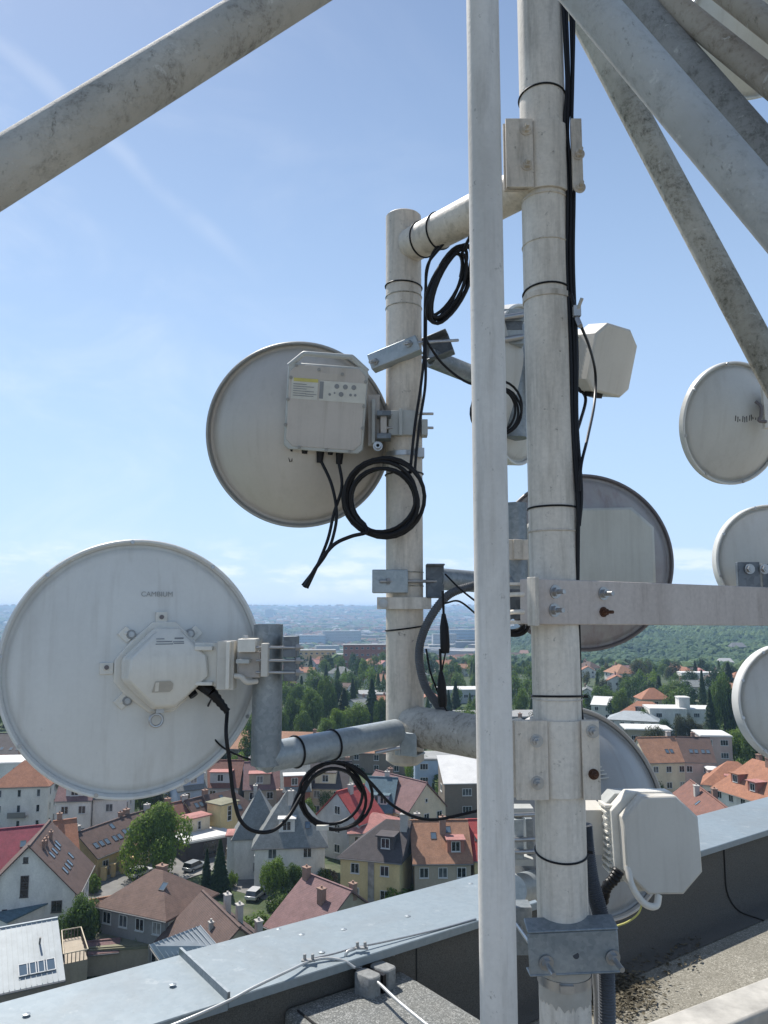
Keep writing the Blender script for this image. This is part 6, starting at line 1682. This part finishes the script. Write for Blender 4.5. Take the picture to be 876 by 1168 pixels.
# ---------------------------------------------------------------- far masses
def islandm(name, stops, rough=.9, trans=False):
    def f(h):
        g = h.node('ShaderNodeNewGeometry')
        h.base(h.ramp(g.outputs['Random Per Island'], stops, 'CONSTANT' if not trans else 'LINEAR')); h.b.inputs['Roughness'].default_value = rough
    return mat(name, f)
FW = islandm('far_walls', [(0, (.30, .29, .27)), (.3, (.38, .37, .36)), (.5, (.27, .24, .19)), (.7, (.20, .21, .23)), (.88, (.28, .19, .14)), (.96, (.55, .55, .54))])
FR_ = islandm('far_roofs', [(0, (.18, .085, .06)), (.3, (.22, .13, .10)), (.5, (.11, .075, .06)), (.68, (.13, .135, .14)), (.90, (.34, .34, .34))])
def farf(h):
    g = h.node('ShaderNodeNewGeometry')
    a = h.ramp(g.outputs['Random Per Island'], [(0, (.85,) * 3), (1, (1.15,) * 3)])
    p = h.ramp(h.noise(.006, 5, .6, dist=.8), [(.35, (.022, .055, .022)), (.5, (.035, .075, .022)), (.62, (.07, .115, .03))])
    h.base(h.mix(1.0, p, a, 'MULTIPLY')); h.b.inputs['Roughness'].default_value = .9
FT = mat('far_foliage', farf)
wv, wf, rv, rf_, pv, pf = [], [], [], [], [], []
def fbox(vs, fs, x, y, z, w_, d_, h_, a):
    c, s_ = math.cos(a), math.sin(a); k = len(vs)
    for zz in (z, z + h_):
        for dx, dy in ((-w_, -d_), (w_, -d_), (w_, d_), (-w_, d_)):
            vs.append((x + (dx * c - dy * s_) / 2, y + (dx * s_ + dy * c) / 2, zz))
    for f in ((3, 2, 1, 0), (4, 5, 6, 7), (0, 1, 5, 4), (1, 2, 6, 5), (2, 3, 7, 6), (3, 0, 4, 7)): fs.append(tuple(i + k for i in f))
def froof(x, y, z, w_, d_, h_, a):
    c, s_ = math.cos(a), math.sin(a); k = len(rv)
    pts = [(-w_ / 2, -d_ / 2, 0), (w_ / 2, -d_ / 2, 0), (w_ / 2, d_ / 2, 0), (-w_ / 2, d_ / 2, 0), (-w_ / 2 * .7, 0, h_), (w_ / 2 * .7, 0, h_)]
    for dx, dy, dz in pts: rv.append((x + dx * c - dy * s_, y + dx * s_ + dy * c, z + dz))
    for f in ((0, 1, 5, 4), (2, 3, 4, 5), (1, 2, 5), (3, 0, 4), (3, 2, 1, 0)): rf_.append(tuple(i + k for i in f))
def dens(x, y): return noise.noise(V((x / 260, y / 260, 7)))
for i in range(12500):
    az_ = rm.uniform(-.62, .60); r_ = 820 * (9000 / 820) ** (rm.random() ** .75)
    x, y = r_ * math.sin(az_), r_ * math.cos(az_); side = sstep(.02, .26, x / r_)
    if r_ < 1750 and side > .5 and rm.random() > (.25 if r_ < 1100 else .02): continue
    if dens(x, y) < -.05 and r_ < 4500: continue
    k = 1 + (r_ / 3500); big = rm.random() < (.22 if 1100 < r_ < 3800 else .06)
    w_, d_, h_ = (rm.uniform(9, 18) * k, rm.uniform(9, 14) * k, rm.uniform(6, 11) * (1 + r_ / 6000)) if not big else (rm.uniform(30, 90), rm.uniform(14, 40), rm.uniform(9, 26))
    a = rm.uniform(0, 3.1) if rm.random() < .3 else .3 + .2 * dens(x * .3, y * .3) * 6
    z = gz(x, y) - 1
    fbox(wv, wf, x, y, z, w_, d_, h_ + 1, a)
    if not big: froof(x, y, z + h_ + 1, w_ * 1.08, d_ * 1.08, rm.uniform(2.5, 4) * k, a)
# named office and housing blocks in the valley
def ico(s_=1):
    import bmesh
    b = bmesh.new(); bmesh.ops.create_icosphere(b, subdivisions=s_, radius=1); v_ = [q_.co.copy() for q_ in b.verts]; f_ = [tuple(q_.index for q_ in p.verts) for p in b.faces]; b.free(); return v_, f_
i1 = ico(2); i0 = ico(1)
def blob(x, y, z, r, hh, src):
    k = len(pv); v_, f_ = src; sd = rm.random() * 50
    for p in v_:
        q_ = p * (1 + .35 * noise.noise(p * 1.7 + V((sd, 0, 0))) + rm.uniform(-.10, .10)); pv.append((x + q_.x * r, y + q_.y * r, z + hh * .5 + q_.z * hh * .55))
    for f in f_: pf.append(tuple(i + k for i in f))
for i in range(9500):
    az_ = rm.uniform(-.62, .60); r_ = 560 * (5200 / 560) ** (rm.random() ** .85)
    x, y = r_ * math.sin(az_), r_ * math.cos(az_); side = sstep(.02, .26, x / r_)
    wooded = (side > .5 and 760 < r_ < 1900)
    if not wooded and dens(x, y) > .05 and rm.random() < .7: continue
    if r_ < 850 and not free(x, y, 5): continue
    k = 1 + r_ / 3000; r = rm.uniform(3, 5.5) * k
    blob(x, y, gz(x, y), r, rm.uniform(7, 11) * (1 + r_ / 6000), i1 if r_ < 1100 else i0)
for i in range(10000):      # green belts across the valley
    az_ = rm.uniform(-.62, .45); r_ = 1200 * (8500 / 1200) ** rm.random(); x, y = r_ * math.sin(az_), r_ * math.cos(az_)
    if noise.noise(V((x / 900, y / 350, 11))) < -.08: continue
    k = 1 + r_ / 1500; blob(x, y, gz(x, y), rm.uniform(5, 9) * k, rm.uniform(9, 14) * (1 + r_ / 5000), i0)
for i in range(6500):      # wooded hillside on the right
    az_ = rm.uniform(.06, .60); r_ = rm.uniform(820, 1720); x, y = r_ * math.sin(az_), r_ * math.cos(az_)
    if sstep(.02, .26, x / r_) < .35: continue
    blob(x, y, gz(x, y), rm.uniform(5, 8), rm.uniform(9, 14), i1 if r_ < 1150 else i0)
def stuff(name, vs, fs, mt, sm=False):
    me = bpy.data.meshes.new(name); me.from_pydata(vs, [], fs); me.materials.append(mt)
    if sm: me.polygons.foreach_set('use_smooth', [True] * len(me.polygons))
    o = bpy.data.objects.new(name, me); col.objects.link(o); tag(o, kind='stuff'); MW[o.name] = Matrix.Identity(4); return o
ct = stuff('distant_city', wv, wf, FW); rr_ = stuff('distant_city_roofs', rv, rf_, FR_); stuff('distant_woodland', pv, pf, FT)
def block(label, u, v, z_, L, D, hh, yaw, wc, fl, wcol=None, Y=None, cat='building'):
    d = ray(u, v); x_, y_ = d.x / d.y * Y, Y
    h = House(label, None, None, hh, hh, D, 'flat', 'flatgrey', wc, at=(x_, y_, 0), L=L, yaw=yaw, win='b', floors=fl, sides='FL', spacing=4.0, over=.3, name='office_block', cat=cat, z0=gz(x_, y_) - 1); return h
h = House('long pale flat hall roof among the dark tree clump', None, None, 6, 5.6, 16, 'flat', 'flatgrey', 'palegrey', at=G(385, 806), L=44, yaw=rad(3), over=.3, win='b', floors=1, sides='F')
block('terracotta banded low block beyond the dark trees', 424, 0, 0, 40, 14, 19, .05, 'redbrick', 4, Y=590)
block('tan and ochre low block left of the terracotta one', 366, 0, 0, 34, 14, 15, .12, 'ochre', 3, Y=640)
block('pale glassy office block in the valley with a lower twin', 394, 0, 0, 105, 40, 44, .1, 'palegrey', 6, Y=2200)
block('lower twin of the pale glassy office block', 362, 0, 0, 80, 40, 36, .1, 'blue', 5, Y=2150)
block('bluish slab block right of the conduit', 528, 0, 0, 110, 30, 40, .05, 'blue', 6, Y=1750)
block('bluish grey slab block beside the corrugated conduit', 500, 0, 0, 50, 26, 44, .05, 'palegrey', 6, Y=1700)
block('white warehouse strip in the valley', 415, 0, 0, 60, 30, 9, .1, 'white', 1, Y=1350)
tw_ = House('lone high rise tower standing on the far skyline', None, None, 75, 75, 45, 'flat', 'flatgrey', 'palegrey', at=((308 - 438) / FPX * 5200, 5200, 0), L=55, yaw=.2, win=None, name='high_rise', cat='tower', z0=gz(-750, 5200) - 2)
# ================================================================ sky, sun
AZ, EL = rad(-36), rad(55)
w = bpy.data.worlds.new('World'); sc.world = w; w.use_nodes = True
nt = w.node_tree; bg = nt.nodes['Background']
sky = nt.nodes.new('ShaderNodeTexSky'); sky.sky_type = 'NISHITA'; sky.sun_disc = False
sky.sun_elevation = EL; sky.sun_rotation = AZ; sky.altitude = 300
sky.air_density = 1.0; sky.dust_density = 0.35; sky.ozone_density = 1.0
tc = nt.nodes.new('ShaderNodeTexCoord')
def wn(t, **k):
    n = nt.nodes.new(t)
    for a, b in k.items(): setattr(n, a, b)
    return n
L = nt.links.new
def math_(op, a, b=None, c=None):
    n = wn('ShaderNodeMath', operation=op)
    for i, x in enumerate((a, b, c)):
        if x is None: continue
        if hasattr(x, 'links'): L(x, n.inputs[i])
        else: n.inputs[i].default_value = x
    return n.outputs[0]
sep = wn('ShaderNodeSeparateXYZ'); L(tc.outputs['Generated'], sep.inputs[0])
# low cumulus bank just above the horizon
mp = wn('ShaderNodeMapping'); mp.inputs['Scale'].default_value = (7, 7, 22); L(tc.outputs['Generated'], mp.inputs[0])
n1 = wn('ShaderNodeTexNoise'); n1.inputs['Scale'].default_value = 1.6; n1.inputs['Detail'].default_value = 8; n1.inputs['Roughness'].default_value = .58; L(mp.outputs[0], n1.inputs['Vector'])
def mr(x, a, b, c=0., d=1., smooth=True):
    n = wn('ShaderNodeMapRange'); n.interpolation_type = 'SMOOTHSTEP' if smooth else 'LINEAR'
    L(x, n.inputs[0]); n.inputs[1].default_value = a; n.inputs[2].default_value = b; n.inputs[3].default_value = c; n.inputs[4].default_value = d
    return n.outputs[0]
zc = sep.outputs[2]
band = math_('MULTIPLY', mr(zc, .005, .03), mr(zc, .10, .045))
cum = math_('MULTIPLY', mr(n1.outputs[0], .46, .66), band)
# thin cirrus higher up
mp2 = wn('ShaderNodeMapping'); mp2.inputs['Scale'].default_value = (3.0, 1.6, 5.0); mp2.inputs['Rotation'].default_value = (0, .5, .4); L(tc.outputs['Generated'], mp2.inputs[0])
n2 = wn('ShaderNodeTexNoise'); n2.inputs['Scale'].default_value = 1.5; n2.inputs['Detail'].default_value = 9; n2.inputs['Roughness'].default_value = .62; n2.inputs['Distortion'].default_value = .6; L(mp2.outputs[0], n2.inputs['Vector'])
left = mr(sep.outputs[0], .25, -.5)
cir = math_('MULTIPLY', mr(n2.outputs[0], .42, .8), math_('MULTIPLY', left, .24))
# contrail: a great-circle band between two sky directions
A_, B_ = ray(0, 50).normalized(), ray(255, 280).normalized()
pn = A_.cross(B_).normalized()
dt = wn('ShaderNodeVectorMath', operation='DOT_PRODUCT'); L(tc.outputs['Generated'], dt.inputs[0]); dt.inputs[1].default_value = pn
n3 = wn('ShaderNodeTexNoise'); n3.inputs['Scale'].default_value = 9; n3.inputs['Detail'].default_value = 6; L(tc.outputs['Generated'], n3.inputs['Vector'])
dd_ = math_('ABSOLUTE', math_('ADD', dt.outputs['Value'], math_('MULTIPLY', math_('SUBTRACT', n3.outputs[0], .5), .03)))
alongend = wn('ShaderNodeVectorMath', operation='DOT_PRODUCT'); L(tc.outputs['Generated'], alongend.inputs[0]); alongend.inputs[1].default_value = A_
tr = math_('MULTIPLY', mr(dd_, .016, .0), mr(alongend.outputs['Value'], .935, .975))
tr = math_('MULTIPLY', tr, math_('MULTIPLY', mr(n3.outputs[0], .3, .62), .13))
fac = math_('MINIMUM', math_('ADD', math_('ADD', math_('MULTIPLY', cum, .42), cir), tr), 1.0)
hzm = wn('ShaderNodeMix', data_type='RGBA'); L(math_('MULTIPLY', mr(zc, .85, -.05), .85), hzm.inputs[0]); L(sky.outputs[0], hzm.inputs[6]); hzm.inputs[7].default_value = (4.3, 6.0, 8.5, 1)
mx = wn('ShaderNodeMix', data_type='RGBA'); L(fac, mx.inputs[0]); L(hzm.outputs[2], mx.inputs[6]); mx.inputs[7].default_value = (8.6, 8.9, 9.4, 1)
L(mx.outputs[2], bg.inputs[0]); bg.inputs[1].default_value = 0.10
sun = bpy.data.lights.new('sun', 'SUN'); sun.energy = 4.6; sun.angle = rad(.53); sun.color = (1, .955, .89)
so = bpy.data.objects.new('sun', sun); col.objects.link(so)
sdir = V((math.sin(AZ) * math.cos(EL), math.cos(AZ) * math.cos(EL), math.sin(EL)))
so.rotation_euler = sdir.to_track_quat('Z', 'Y').to_euler()
so.location = (0, 0, 60)
sc.view_settings.view_transform = 'Standard'; sc.view_settings.look = 'None'
sc.view_settings.exposure = 0.40; sc.view_settings.gamma = 1.0
sc.view_settings.use_curve_mapping = False
sc.cycles.volume_bounces = 0
sc.cycles.max_bounces = 6
sc.cycles.use_adaptive_sampling = True
# haze
hz = MB(); hz.box((0, 0, (-96 + 52) / 2), (26000, 26000, 148))
def hazef(h):
    nt = h.nt
    out = nt.nodes['Material Output']
    nt.nodes.remove(h.b)
    v = nt.nodes.new('ShaderNodeVolumePrincipled'); v.inputs['Density'].default_value = 1.75e-4
    v.inputs['Color'].default_value = (.48, .72, 1.0, 1); v.inputs['Anisotropy'].default_value = .25
    nt.links.new(v.outputs[0], out.inputs['Volume'])
    h.b = None
ho = hz.build('haze', mat('haze_air', hazef), smooth=False); tag(ho, kind='stuff')
